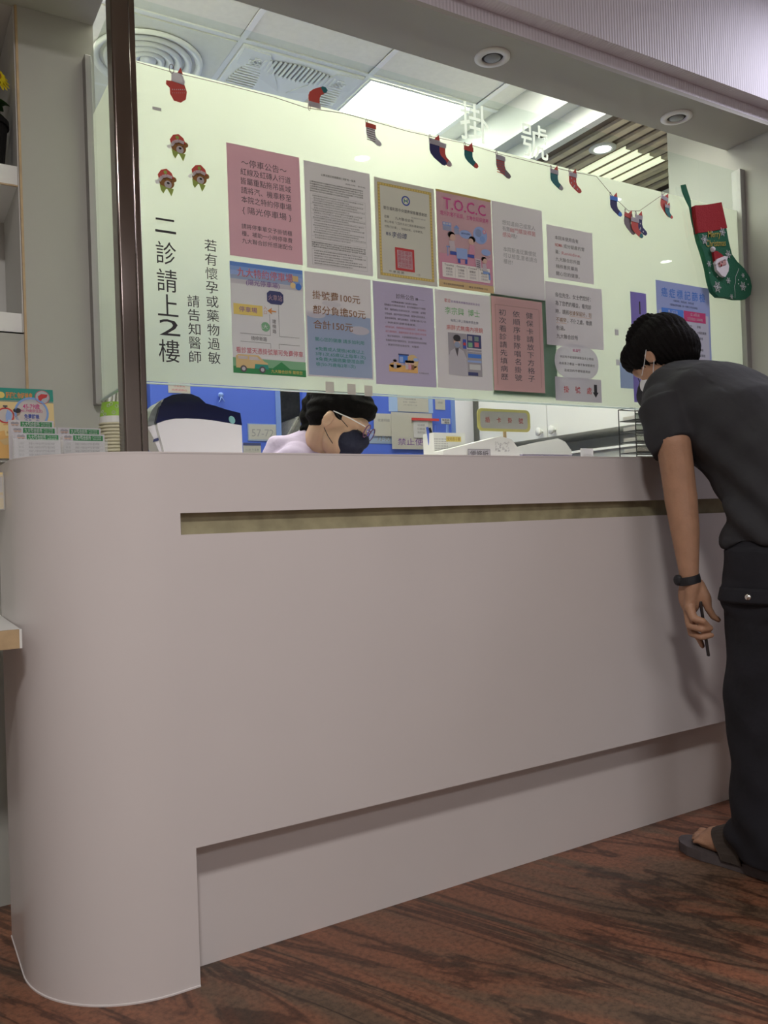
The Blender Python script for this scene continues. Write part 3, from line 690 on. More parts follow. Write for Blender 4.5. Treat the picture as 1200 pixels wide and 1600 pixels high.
# 8 clinic announcement
s = notice('lilac-tinted clinic announcement with a small cartoon at its foot, bottom row', .656, 1.645, h=.293, m=P['lilac'])
s.text(.076, .036, .0155, '診所公告', P['dark'], w=.062); s.text(.142, .038, .008, '器——', P['black'], w=.032, bold=.006)
s.text(.104, .054, .0058, '★因應嚴重特殊傳染性肺炎疫情★', P['dark'], 'c', w=.090, bold=.006)
ls = ['因為最近人流較為增加狀況，請大家儘量配合下列時間', '看診，醫師請假公告更換如右表，如有調動，以現場', '公告為準。因診所目前空間有限，敬請大家配合防疫，', '如有發燒咳嗽，請先告知櫃台，並佩戴口罩才可入內', '，本院提供酒精消毒使用。', '本院即日起，流感與肺炎疫苗開始施打，請洽詢櫃台', '未打滿兩個月，請攜帶健保卡及身分證明文件辦理', '，候診時請保持，大家健康是我們的心願。', '為維護您與家人健康與安全，請主動告知旅遊史與職業', '，謝謝您的配合與合作，本醫師。']
for i, t in enumerate(ls): s.text(.036, .064 + i * .0127, .0066, t, P['rose'] if i in (5, 6) else P['dark'], w=.140 if len(t) > 20 else .07 + len(t) * .003, res=1)
s.rect(.044, .235, .142, .255, P['sand2'], 2); s.disc(.066, .236, .020, P['sand2'], 2, rv=.008); s.disc(.125, .222, .020, P['tan'], 2); s.rect(.078, .205, .108, .228, P['royal'], 3); s.rect(.080, .210, .092, .226, P['lblue'], 4); s.rect(.076, .202, .112, .206, P['navy'], 4)
for u, c in ((.064, 'white'), (.104, 'white'), (.114, 'pink'), (.124, 'brown')):
    s.disc(u, .226, .006, P['skin'], 5); s.disc(u, .223, .0062, P['dark'], 5, rv=.004); s.rect(u - .005, .232, u + .005, .246, P[c], 5)
s.disc(.136, .216, .009, P['lblue'], 4, rv=.005)
s.text(.146, .254, .0055, '九大聯合診所', P['dark'], w=.034)
done(s)
# 9 doctor
s = notice('white notice with a photo of a masked doctor in a white coat, bottom row', .868, 1.645, h=.293, m=P['paper'], name='doctor_notice')
s.text(.034, .030, .0120, '歡迎', P['rose'], w=.022, bold=.006); s.text(.058, .031, .0076, '前高雄長庚醫院放射科主任', P['purple'], w=.108)
s.text(.034, .060, .0230, '李宗興', P['lgreen'], w=.070, bold=.006); s.text(.120, .060, .0230, '博士', P['lgreen'], w=.045, bold=.006)
s.text(.106, .088, .0090, '每周二早上蒞臨本院主持', P['navy'], 'c', w=.104); s.text(.106, .110, .0165, '麻醉式無痛內視鏡', P['red'], 'c', w=.136)
u0, v0, u1, v1 = .042, .125, .166, .252
s.rect(u0, v0, u1, v1, P['white'], 1); s.rect(u0, v0, .110, v1, P['grey'], 2); s.rect(.112, v0, u1, .166, P['navy'], 2); s.rect(.112, .178, u1, v1, P['grey'], 2); s.rect(.112, .170, u1, .176, P['grey'], 2)
s.poly([(u0, v1), (u0, .196), (.050, .180), (.064, .172), (.082, .170), (.098, .178), (.108, .200), (.110, v1)], P['white'], 3)
s.poly([(.066, .172), (.080, .170), (.074, .196)], P['dark'], 4); s.disc(.074, .150, .0125, P['skin'], 4, rv=.0165); s.disc(.074, .140, .0135, P['black'], 5, rv=.010); s.rect(.063, .146, .086, .1485, P['black'], 6); s.disc(.074, .160, .0105, P['sky'], 6, rv=.009)
s.rect(.096, .142, .109, .170, P['blue'], 3); s.disc(.102, .156, .005, P['red'], 4)
for a, c in (((.116, .130), 'grey'), ((.140, .130), 'greenish'), ((.116, .150), 'mgreen'), ((.140, .148), 'rose')): s.rect(a[0], a[1], a[0] + .016, a[1] + .014, P[c], 3)
s.rect(.114, .184, .164, .196, P['royal'], 3); s.rect(.112, .204, .164, .210, P['lblue'], 3); s.rect(.118, .216, .160, .232, P['palegrey'], 3); s.rect(.112, .240, .150, .250, P['navy'], 3)
done(s)
# 10 vertical pink
s = notice('pink notice of three vertical columns of black writing, bottom row', 1.079, 1.648, w=.207, h=.293, m=P['pinkpaper2'])
for u in (.014, .192):
    for i in range(66): s.rect(u, .026 + i * .0038, u + .0015, .028 + i * .0038, P['brown'])
for i in range(46): s.rect(.016 + i * .0038, .0245, .018 + i * .0038, .026, P['brown'])
for u, t in ((.042, '初次看診請先填病歷'), (.098, '依順序排隊唱名掛號'), (.152, '健保卡請放下方格子')): s.vtext(u, .036, .262, .0215, t, P['dark'], sx=1.42, bold=.0)
done(s)
# 11 drug notice
s = notice('small white notice with red drug names, highest of the right-hand sheets', 1.318, 1.906, w=.203, h=.173, m=P['paper'])
for i, (t, w) in enumerate((('本院未使用含有', .104), ('', 0), ('', 0), ('九大聯合診所暨', .108), ('楠梓惠民藥局', .096), ('關心您的健康。', .104))):
    if t: s.text(.034, .038 + i * .0235, .0145, t, P['dark'], w=w)
s.text(.034, .0615, .0145, 'NDMA', P['red'], w=.032, bold=.006); s.text(.071, .0615, .0145, '成分疑慮的胃', P['dark'], w=.092)
s.text(.034, .085, .0145, '藥：', P['dark'], w=.018); s.text(.062, .085, .0145, 'Ranitidine', P['rose'], w=.080); s.text(.145, .085, .0145, '，', P['dark'])
done(s)
# 12
s = notice('white notice with orange underlined words, middle of the right-hand sheets', 1.302, 1.720, w=.254, h=.206, m=P['paper'])
h = .206
s.text(.042, .040, .0165, '各位先生、女士們您好：', P['dark'], w=.158, bold=.006); s.text(.042, .067, .0165, '為了您們的權益，看完診', P['dark'], w=.160, bold=.006)
s.text(.042, .094, .0165, '時，請將', P['dark'], w=.058, bold=.006); s.text(.101, .094, .0165, '收據保留好，恕', P['brown'], w=.101, bold=.006)
s.text(.042, .121, .0165, '不補發', P['brown'], w=.046, bold=.006); s.text(.092, .121, .0165, '，不便之處，敬請', P['dark'], w=.110, bold=.006)
s.text(.042, .148, .0165, '包涵。', P['dark'], w=.038, bold=.006); s.text(.042, .175, .0165, '九大聯合診所', P['dark'], w=.094, bold=.006)
s.rect(.101, .104, .202, .1048, P['orange']); s.rect(.042, .131, .088, .1318, P['orange'])
done(s)
# 13 oval
s = notice('oval white notice with a pink heading, between two rectangular sheets', 1.336, 1.519, m=P['paper']); s.v = []; s.f = []; s.mi = []
N_ = 36; s.O = V(1.336, .2945, 1.519)
s.prism([(.094 + .098 * math.copysign(abs(math.cos(2 * math.pi * i / N_)) ** .85, math.cos(2 * math.pi * i / N_)), .055 + .060 * math.copysign(abs(math.sin(2 * math.pi * i / N_)) ** .85, math.sin(2 * math.pi * i / N_))) for i in range(N_)], s.p, .0008, P['white'])
s.text(.094, .016, .0105, '貼溫馨', P['mag2'], 'c', w=.036, bold=.006)
for v, t, w in ((.040, '本診所不收塑膠袋裝含尖之零錢', .150), (.062, '為病患之權益 一律不負保管責任', .160), (.084, '造成您的不便敬請見諒', .116)): s.text(.094, v, .0092, t, P['dark'], 'c', w=w)
done(s)
# 14 registration here
s = notice('white sign with red characters and a thick black down arrow, lowest right-hand sheet', 1.330, 1.412, w=.207, h=.078, m=P['offwhite'], y=.2940, name='registration_sign', cat='sign')
for u, c in ((.048, '掛'), (.098, '號'), (.150, '處')): s.text(u, .040, .024, c, P['red'], 'c', bold=.006)
s.rect(.172, .018, .186, .046, P['black']); s.poly([(.166, .044), (.179, .062), (.192, .044)], P['black'])
done(s)
# 15 purple room number
s = notice('narrow purple room number strip half hidden by the bending man', 1.694, 1.729, w=.078, h=.385, m=P['violet'], name='room_number_strip', cat='sign')
s.text(.044, .052, .066, '1', P['black'], 'c'); s.text(.044, .118, .055, '診', P['black'], 'c', w=.042, bold=.006)
done(s)
# 16 cancer markers
s = notice('blue poster of cancer blood tests with blue and crimson headings by the green stocking', 1.825, 1.785, w=.288, h=.405, m=P['cancer'], name='health_poster', cat='poster')
s.rect(.010, .105, .278, .400, P['white'], 1)
for i, c in enumerate('癌症標記篩檢'): s.text(.042 + i * .041, .040, .036, c, P['royal'], 'c', w=.032, bold=.006, l=2)
s.text(.144, .066, .0085, '早期發現．早期治療．早期治癒', P['navy'], 'c', w=.110, bold=.006); s.text(.144, .081, .0085, '只要抽血即可檢驗，是一項簡便又安全的檢查', P['navy'], 'c', w=.150, bold=.006)
s.rect(.024, .096, .140, .134, P['royal'], 2); s.rect(.142, .096, .262, .134, P['magenta'], 2)
s.text(.082, .107, .013, '男-3項目', P['white'], 'c', w=.050, l=3, bold=.006); s.text(.082, .123, .011, '癌症指標六項篩檢', P['white'], 'c', w=.084, l=3)
s.text(.202, .107, .013, '女-4項目', P['white'], 'c', w=.050, l=3, bold=.006); s.text(.202, .123, .011, '女性癌症六項篩檢', P['white'], 'c', w=.084, l=3)
for i, (a, c) in enumerate((('AFP', '肝癌'), ('CEA', '大腸直腸癌'), ('CA125', '卵巢癌'), ('CA153', '乳癌'), ('CA199', '胰臟癌'), ('EB', '子宮頸癌'))):
    v = .150 + i * .021
    for u in (.034, .150): s.text(u, v, .0105, '%d. %s' % (i + 1, a), P['dark'], w=.034, l=2); s.text(u + .062, v, .0105, c, P['dark'], w=.010 * len(c), l=2, bold=.006)
s.rect(.024, .280, .262, .315, P['mustard'], 2); s.rect(.160, .287, .225, .309, P['white'], 3); s.text(.192, .298, .016, '2000', P['dark'], 'c', w=.036, l=4)
s.rect(.090, .322, .262, .345, P['magenta'], 2)
s.text(.18, .334, .011, '超值套組', P['white'], 'c', w=.05, l=3)
done(s)
# greenish ribbed sheet behind the pink column notice and tape scraps
s = Sheet((1.10, .3092, 1.665)); 
b = MB(); b.box(1.085, 1.352, .3076, .3086, 1.345, 1.665, P['greenish'])
for i in range(40): b.box(1.085, 1.352, .3064, .3078, 1.349 + i * .008, 1.352 + i * .008, P['rib'])
tag(b.build('backing_sheet'), 'dull green ribbed sheet inside the glass behind the pink column notice', 'sheet')
for (x, z, w, h_, l) in ((1.612, 1.590, .018, .020, 'topmost of the tape scraps left of the purple strip'), (1.612, 1.487, .018, .020, 'middle tape scrap left of the purple strip'), (.045, 2.003, .022, .008, 'pale tape scrap near the post under the red mitten')):
    s = Sheet((x, .2952, z)); s.base(w, h_, P['palegrey'], .0004); tag(s.build('tape_scrap'), l, 'tape')
s = Sheet((1.630, .2952, 1.480)); s.base(.115, .090, P['sky'], .0003); tag(s.build('plastic_sleeve'), 'empty bluish plastic sleeve beside the purple strip', 'sleeve')
for i, (x, l) in enumerate((((.495), 'leftmost of three small white slips taped along the bottom edge of the glass'), ((.563), 'middle of three small white slips taped along the bottom edge of the glass'), ((.617), 'rightmost of three small white slips taped along the bottom edge of the glass'))):
    s = Sheet((x, .2952, 1.350 - .002 * i)); s.base(.026, .030, P['cert'], .0004); tag(s.build('paper_slip'), l, 'slip')

# ------------------------------------------------------------------ bear stickers
def bear(x, z, label, rot=.0):
    c, q = math.cos(rot), math.sin(rot); t = thing('bear_sticker', label, 'sticker', (x, .290, z), 'bear stickers on the glass')
    def sh(): return Sheet((x, .2935, z), (c, 0, -q), (-q, 0, -c))
    k = .0011
    s = sh(); s.prism([(k * 17 * math.cos(a * .5236 / 2 * 1.0), k * 14 * math.sin(a * .5236 / 2)) for a in range(24)], s.p, .0015, P['bearbrown'])
    for u in (-13, 15): s.disc(k * u, k * -11, k * 6, P['bearbrown'], 3)
    s.disc(k * 3, k * 4, k * 8.5, P['white'], 4); s.disc(k * 3, k * 1, k * 3.2, P['black'], 5, rv=k * 2.6); s.disc(k * -5, k * -5, k * 1.2, P['black'], 5); s.disc(k * 9, k * -5, k * 1.2, P['black'], 5); s.build('face', t)
    s = sh(); s.O += V(0, -.002, 0); s.prism([(-k * 18, -k * 2), (-k * 22, -k * 12), (-k * 16, -k * 24), (-k * 4, -k * 30), (k * 8, -k * 24), (k * 15, -k * 12), (0, -k * 12)], s.p, .0015, P['cardred']); s.disc(-k * 6, -k * 21, k * 4, P['olive'], 4); s.build('hat', t)
    s = sh(); s.O += V(0, -.0035, 0); s.line([(-k * 18, k * 2), (-k * 12, -k * 9), (-k * 2, -k * 14), (k * 10, -k * 13)], k * 7, P['white'], 1); s.disc(-k * 22, k * 6, k * 5, P['white'], 1); s.build('hat_trim', t)
    s = sh(); s.O += V(0, -.0035, 0)
    s.prism([(-k * 16, k * 10), (0, k * 13), (-k * 6, k * 28), (-k * 12, k * 22)], s.p, .0015, P['olive']); s.prism([(k * 16, k * 12), (0, k * 13), (k * 12, k * 29), (k * 14, k * 22)], s.p, .0015, P['olive']); s.build('bow', t)
bear(.107, 1.912, 'bear sticker in a red hat, the highest of the three on the glass', .12)
bear(.074, 1.819, 'bear sticker in a red hat, lowest and nearest the post', .12)
bear(.158, 1.845, 'bear sticker in a red hat, the one farthest from the post', .25)

# ------------------------------------------------------------------ string of paper stockings
gp = [(-0.0063, 2.1027), (0.0857, 2.0991), (0.211, 2.1008), (0.3698, 2.0999), (0.4631, 2.0921), (0.5814, 2.1027), (0.6636, 2.1009), (0.7925, 2.0971), (0.8827, 2.099), (1.0006, 2.1039), (1.1366, 2.0974), (1.3489, 2.0973), (1.4333, 2.0983), (1.5502, 2.1027), (1.617, 2.0534), (1.6984, 2.0094), (1.7529, 2.0182), (1.8889, 2.1046), (2.0904, 2.1012), (2.2758, 2.0999)]
b = MB(); b.tube([(x, .2925, z) for x, z in gp[:-2]], .0009, M_clip, 6); tag(b.build('garland_string'), 'thin dark string hanging across the front of the glass', 'string')
SOCK = [(-.25, 0), (.25, 0), (.24, -.45), (.30, -.60), (.55, -.78), (.60, -.90), (.50, -1.0), (.36, -.99), (-.05, -.76), (-.22, -.60), (-.27, -.45)]
def sockcard(x, z, size, label, body, cuff, toe, stripes=None, dots=None, rot=0.0, flipv=False, hat=True, dy=0.0):
    t = thing('paper_stocking', label, 'paper decoration', (x, .288 - dy, z), 'paper stockings and mittens on the string')
    c, q = math.cos(rot), math.sin(rot)
    def sh(o): return Sheet((x, .2915 - dy - o, z), (c, 0, -q), (-q, 0, -c) if not flipv else (q, 0, c))
    k = size
    s = sh(0); s.prism([(a * k, -bb * k) for a, bb in SOCK], s.p, .0012, P[body])
    if stripes:
        for i in range(6):
            v = .22 + i * .11; w_ = .24
            s.poly([(-w_ * k, v * k), (-w_ * k, (v + .045) * k), (w_ * k, (v + .085) * k), (w_ * k, (v + .04) * k)], P[stripes], 2)
    if dots:
        for (a, bb) in ((-.1, .3), (.1, .42), (-.12, .55), (.1, .66), (.3, .82), (.05, .74)): s.disc(a * k, bb * k, .045 * k, P[dots], 2, n=10)
    s.poly([(.36 * k, .99 * k), (.50 * k, 1.0 * k), (.60 * k, .90 * k), (.55 * k, .78 * k), (.42 * k, .72 * k), (.28 * k, .92 * k)], P[toe], 3)
    s.build('stocking_card', t)
    s = sh(.0016); s.prism([(-.29 * k, -.03 * k), (-.30 * k, .20 * k), (.29 * k, .22 * k), (.29 * k, 0)], s.p, .0010, P[cuff]); s.build('cuff', t)
    if hat:
        s = sh(.0016); s.prism([(-.02 * k, -.02 * k), (.26 * k, -.0 * k), (.22 * k, -.26 * k)], s.p, .0010, P['cardred']); s.build('toy_hat', t)
    b = MB(); cc = V(x, .2895 - dy, z); U_ = V(c, 0, -q); W_ = V(0, 0, 1) if not flipv else V(0, 0, -1)
    b.tube([cc + U_ * (-.24 * k + .05 * k * math.cos(a * .7)) + W_ * (.06 * k + .14 * k * math.sin(a * .7)) for a in range(10)], .0009, M_clip, 5); b.build('clip', t)
def at(p): return p
sockcard(*(0.6652, 2.0903), .058, 'striped grey and red paper stocking under the bright light panel', 'offwhite', 'cardred', 'offwhite', stripes='cardgrey', hat=False)
sockcard(*(0.4883, 2.0977), .066, 'green and red paper stocking turned upside down over the air grille', 'cardred', 'offwhite', 'cardteal', flipv=True, rot=.05, hat=False)
sockcard(*(0.8846, 2.0898), .070, 'navy paper stocking with white cuff, left of a red one', 'cardnavy', 'offwhite', 'cardnavy')
sockcard(*(0.9076, 2.0869), .066, 'red paper stocking with a white toe beside the navy one', 'cardred', 'offwhite', 'offwhite', dy=-.0022, hat=False)
sockcard(*(1.0099, 2.094), .060, 'green and red paper stocking below the first white glass character', 'cardteal', 'cardred', 'cardred')
sockcard(*(1.1338, 2.0908), .066, 'dull brown striped paper stocking between the two white glass characters', 'cardgrey', 'offwhite', 'cardgrey', stripes='cardred', hat=False)
sockcard(*(1.3568, 2.0883), .062, 'teal paper stocking with a white toe, right of the second white character', 'cardteal', 'offwhite', 'offwhite')
sockcard(*(1.4387, 2.093), .062, 'red paper stocking with white dots', 'cardred', 'offwhite', 'cardred', dots='white')
sockcard(*(1.6258, 2.0461), .064, 'small blue paper stocking where the string dips', 'cardnavy', 'royal', 'royal', hat=True)
sockcard(*(1.6947, 1.9977), .066, 'grey paper stocking in the cluster of three at the lowest point of the string', 'cardgrey', 'cardred', 'cardgrey', rot=.15)
sockcard(*(1.7225, 1.9864), .066, 'orange-red paper stocking in the middle of the cluster of three', 'cardred', 'offwhite', 'cardteal', dy=.0032, hat=False)
sockcard(*(1.7488, 2.0018), .066, 'navy dotted paper stocking at the right of the cluster of three', 'cardnavy', 'offwhite', 'cardnavy', dots='white', dy=-.0022)
sockcard(*(1.8848, 2.0901), .066, 'red and teal paper stocking beneath the wood slats, last on the string', 'cardred', 'offwhite', 'offwhite', rot=.2, hat=True)
sockcard(*(1.8931, 2.0592), .045, 'small teal paper stocking overlapping the last red one', 'cardteal', 'offwhite', 'cardred', dy=.0032)
# mitten card
mx_, mz_ = (0.1066, 2.1012)
t = thing('paper_mitten', 'red paper mitten with a white cuff near the steel post, first on the string', 'paper decoration', (mx_, .289, mz_), 'paper stockings and mittens on the string')
s = Sheet((mx_, .2915, mz_), (.97, 0, .22), (.22, 0, -.97)); k = .075
s.prism([(-.25 * k, .30 * k), (.16 * k, .36 * k), (.20 * k, .66 * k), (.10 * k, .90 * k), (-.10 * k, 1.0 * k), (-.32 * k, .94 * k), (-.40 * k, .72 * k), (-.36 * k, .52 * k), (-.46 * k, .40 * k), (-.42 * k, .28 * k)], s.p, .0012, P['cardred'])
for i in range(7): s.rect((-.30 + i * .07) * k, .56 * k, (-.27 + i * .07) * k, .60 * k, P['white'], 2); s.rect((-.32 + i * .07) * k, .68 * k, (-.30 + i * .07) * k, .70 * k, P['white'], 2)
s.build('mitten_card', t)
s = Sheet((mx_, .2898, mz_), (.97, 0, .22), (.22, 0, -.97)); s.prism([(-.18 * k, .02 * k), (.16 * k, .05 * k), (.22 * k, .34 * k), (.14 * k, .44 * k), (-.26 * k, .30 * k)], s.p, .0010, P['offwhite']); s.build('cuff', t)
s = Sheet((mx_, .2898, mz_), (.97, 0, .22), (.22, 0, -.97)); s.prism([(.02 * k, .05 * k), (.20 * k, .10 * k), (.18 * k, -.14 * k)], s.p, .0010, P['cardred']); s.build('toy_hat', t)
b = MB(); b.tube([V(mx_ - .012 + .006 * math.cos(a * .7), .2895, mz_ + .004 + .012 * math.sin(a * .7)) for a in range(10)], .0009, M_clip, 5); b.build('clip', t)

# ------------------------------------------------------------------ big felt stocking
def yp(p): return V(p[0], .281, p[1])
t = thing('felt_stocking', 'large green felt stocking with red cuff and white-bearded face, hung by the right channel', 'stocking', (2.1, .27, 1.9))
def felt(name, pts, m, y0, th, bev=.004):
    b = MB(); b.prism([(p[0], p[1]) for p in pts][::-1], lambda u, v, w: V(u, y0 - w, v), th, m); return b.build(name, t, bevel=bev)
leg = [(2.0328, 1.974), (2.195, 2.0196), (2.2069, 1.968), (2.2229, 1.9217), (2.2518, 1.8986), (2.2926, 1.8769), (2.3256, 1.8464), (2.3352, 1.8129), (2.3254, 1.7797), (2.2932, 1.759), (2.2394, 1.7533), (2.1869, 1.755), (2.135, 1.7519), (2.1068, 1.7679), (2.0909, 1.8042), (2.0794, 1.8551), (2.0608, 1.9048), (2.0386, 1.9513)]
felt('foot_and_leg', leg, M_felt_g, .288, .018, .006)
felt('cuff', [(2.0173, 2.0728), (2.0819, 2.0858), (2.1706, 2.11), (2.1986, 2.0177), (2.1126, 1.9929), (2.0328, 1.974)], M_felt_r, .289, .021, .004)
felt('hanging_strap', [(1.9656, 2.1436), (1.9902, 2.1503), (1.9994, 2.1285), (2.0151, 2.096), (2.0184, 2.0307), (2.0327, 1.9717), (2.0177, 2.0188), (2.0067, 2.0711), (1.9871, 2.096), (1.9712, 2.1213)], M_felt_g, .286, .004, .001)
fs_ = Sheet((0, .270, 0), (1, 0, 0), (0, 0, -1)); fy = .2695
def fo(px): return px
sx_, sz_ = (2.081, 1.9631)
s = Sheet((sx_, .2690, sz_), (.985, 0, .17), (.17, 0, -.985)); s.text(.004, -.014, .034, 'Merry', M_gold, w=.078, shear=.25, bold=.006); s.text(-.012, .020, .034, 'Christmas', M_gold, w=.115, shear=.25, bold=.006); s.build('gold_lettering', t)['label'] = 'gold script lettering'
def flake(s, u, v, r, m):
    for a in range(3):
        c, q = math.cos(a * math.pi / 3), math.sin(a * math.pi / 3); s.line([(u - c * r, v - q * r), (u + c * r, v + q * r)], r * .22, m, 1 + a)
        for sg in (-1, 1):
            cx, cy = u + sg * c * r * .6, v + sg * q * r * .6
            s.line([(cx - q * r * .3, cy + c * r * .3), (cx + q * r * .3, cy - c * r * .3)], r * .16, m, 1 + a)
for (p, r) in (((2.0651, 1.9544), .020), ((2.1693, 1.9981), .017), ((2.1276, 1.7868), .022), ((2.2783, 1.8063), .019), ((2.198, 1.9178), .017), ((2.0852, 1.8672), .012), ((2.1921, 1.8182), .013), ((2.2808, 1.8482), .010), ((2.2073, 1.7596), .010)):
    s = Sheet((0, .2690, 0), (1, 0, 0), (0, 0, -1)); flake(s, p[0], -p[1], r, P['white']); s.build('snowflake', t)
for p in ((2.1103, 1.9894), (2.0869, 1.8343), (2.1298, 1.8252), (2.2529, 1.8278), (2.2993, 1.8357), (2.3098, 1.8173), (2.252, 1.813)):
    s = Sheet((0, .2690, 0), (1, 0, 0), (0, 0, -1)); s.disc(p[0], -p[1], .003, P['white']); s.build('white_dot', t)
s = Sheet((0, .2690, 0), (1, 0, 0), (0, 0, -1)); s.line([(p[0] + (.002 if i % 2 else -.002), -p[1]) for i, p in enumerate(((2.2593, 1.8724), (2.247, 1.8563), (2.2383, 1.8382), (2.2334, 1.8182), (2.2284, 1.7982), (2.2272, 1.7787), (2.2297, 1.7571)))], .0022, P['white']); s.build('toe_stitching', t)
def felt2(name, pts, m, y0, th, bev=.003, label=None): return felt(name, pts, m, y0, th, bev)
felt2('face_beard', [(2.1114, 1.8715), (2.1405, 1.8705), (2.1752, 1.8965), (2.1884, 1.8694), (2.1835, 1.8495), (2.1636, 1.8255), (2.1454, 1.8281), (2.1172, 1.8461)], M_felt_w, .271, .012)
felt2('face', [(2.1222, 1.8744), (2.1635, 1.8917), (2.1698, 1.8734), (2.1287, 1.861)], M_felt_skin, .262, .006)
felt2('pointed_hat', [(2.1031, 1.9156), (2.1251, 1.9185), (2.1501, 1.91), (2.168, 1.9004), (2.1116, 1.8739)], M_felt_r, .271, .010)
felt2('hat_brim', [(2.1038, 1.8697), (2.1156, 1.8855), (2.1605, 1.9033), (2.1789, 1.9033), (2.1745, 1.8908), (2.1335, 1.8807), (2.1107, 1.8635)], M_felt_w, .266, .010)
b = MB(); p = (2.1032, 1.9218); b.ball((p[0], .264, p[1]), .010, M_felt_w); b.build('pompom', t, smooth=True)
b = MB()
for p in ((2.1286, 1.8712), (2.1437, 1.8779)): b.ball((p[0], .256, p[1]), (.0022, .002, .004), M_black)
b.build('eyes', t, smooth=True)
b = MB(); p = (2.1379, 1.865); b.ball((p[0], .256, p[1]), (.003, .003, .005), M_felt_r); b.build('nose', t, smooth=True)

# ------------------------------------------------------------------ left end of the counter
TOP = H + .0042
def flat(name, parent, O, w, h, m, th=.001, U=(1, 0, 0), Vd=(0, 0, -1), W=(0, -1, 0)):
    s = Sheet(O, U, Vd, W); s.base(w, h, m, th); return s
pt = thing('acrylic_poster_stand', 'yellow liver screening poster in a clear stand at the counter end', 'poster stand', (-.28, .45, TOP))
Wv = V(.0, -1, .12).normalized(); Vd_ = V(0, -.12, -1).normalized()
s = Sheet((-.398, .440, 1.315), (1, 0, 0), Vd_, Wv); s.base(.215, .172, P['sand'], .001)
s.rect(0, 0, .215, .030, P['teal']); s.rect(0, .030, .215, .034, P['greenish'])
s.disc(.098, .018, .008, P['yellow'], 2); s.disc(.091, .012, .005, P['yellow'], 2)
s.text(.108, .018, .0155, '肝臟保你好檢查', P['orange'], w=.060, l=2, bold=.03)
s.disc(.190, .020, .0155, P['white'], 3); s.ring(.190, .020, .0155, .0170, P['rose'], 4); s.poly([(.180, .018), (.188, .012), (.202, .013), (.200, .020), (.190, .024), (.186, .030), (.181, .027)], P['red'], 5)
s.poly([(0, .18), (0, .12), (.06, .115), (.12, .10), (.215, .085), (.215, .172), (0, .172)], P['sand2'], 1); s.poly([(.06, .186), (.12, .15), (.215, .105), (.215, .186)], P['orange'], 2) if False else None
s.poly([(.090, .128), (.215, .088), (.215, .120), (.100, .140)], P['tan'], 2)
s.disc(.164, .060, .036, P['white'], 3, rv=.034); s.ring(.164, .060, .034, .039, P['sky2'], 4)
s.line([(.192, .084), (.214, .110)], .012, P['royal'], 4)
s.text(.164, .044, .0145, '45-79歲', P['mag2'], 'c', w=.038, l=5, bold=.01); s.text(.164, .055, .0085, '(40-79歲原住民)', P['mag2'], 'c', w=.050, l=5)
s.text(.164, .069, .0120, '免費篩檢', P['blue'], 'c', w=.034, l=5, bold=.02); s.text(.164, .082, .0120, '終身一次', P['blue'], 'c', w=.034, l=5, bold=.02)
s.ring(.106, .068, .016, .0195, P['red'], 3); s.disc(.106, .068, .016, P['white'], 3); s.poly([(.106, .068), (.110, .054), (.120, .062), (.118, .078), (.106, .084)], P['lblue'], 4); s.rect(.101, .043, .111, .047, P['dark'], 3); s.rect(.104, .047, .108, .050, P['dark'], 3)
s.disc(.130, .060, .009, P['skin'], 3); s.disc(.132, .055, .009, P['black'], 4, rv=.006); s.poly([(.124, .068), (.134, .068), (.136, .082), (.126, .082)], P['white'], 4); s.line([(.128, .082), (.122, .090)], .0025, P['dark'], 4); s.line([(.133, .082), (.139, .089)], .0025, P['dark'], 4)
s.poly([(.100, .091), (.144, .089), (.138, .118), (.104, .118)], P['sand'], 4); s.line([(.100, .091), (.144, .089), (.138, .118)], .002, P['orange'], 5); s.text(.121, .100, .0075, '篩檢', P['brown'], 'c', l=5); s.text(.121, .109, .0075, 'B、C型肝炎', P['brown'], 'c', w=.028, l=5)
s.build('poster_sheet', pt)
b = MB(); b.box(-.308, -.180, .440, .495, TOP, TOP + .004, M_acryl)
b.prism([(-.400, -.004), (-.182, -.004), (-.182, .174), (-.400, .174)], lambda u, v, w: V(u, .443 + .12 * (0.19 - v) * -1 + .004 + w, 1.140 + v), .002, M_acryl); b.build('acrylic_back', pt)

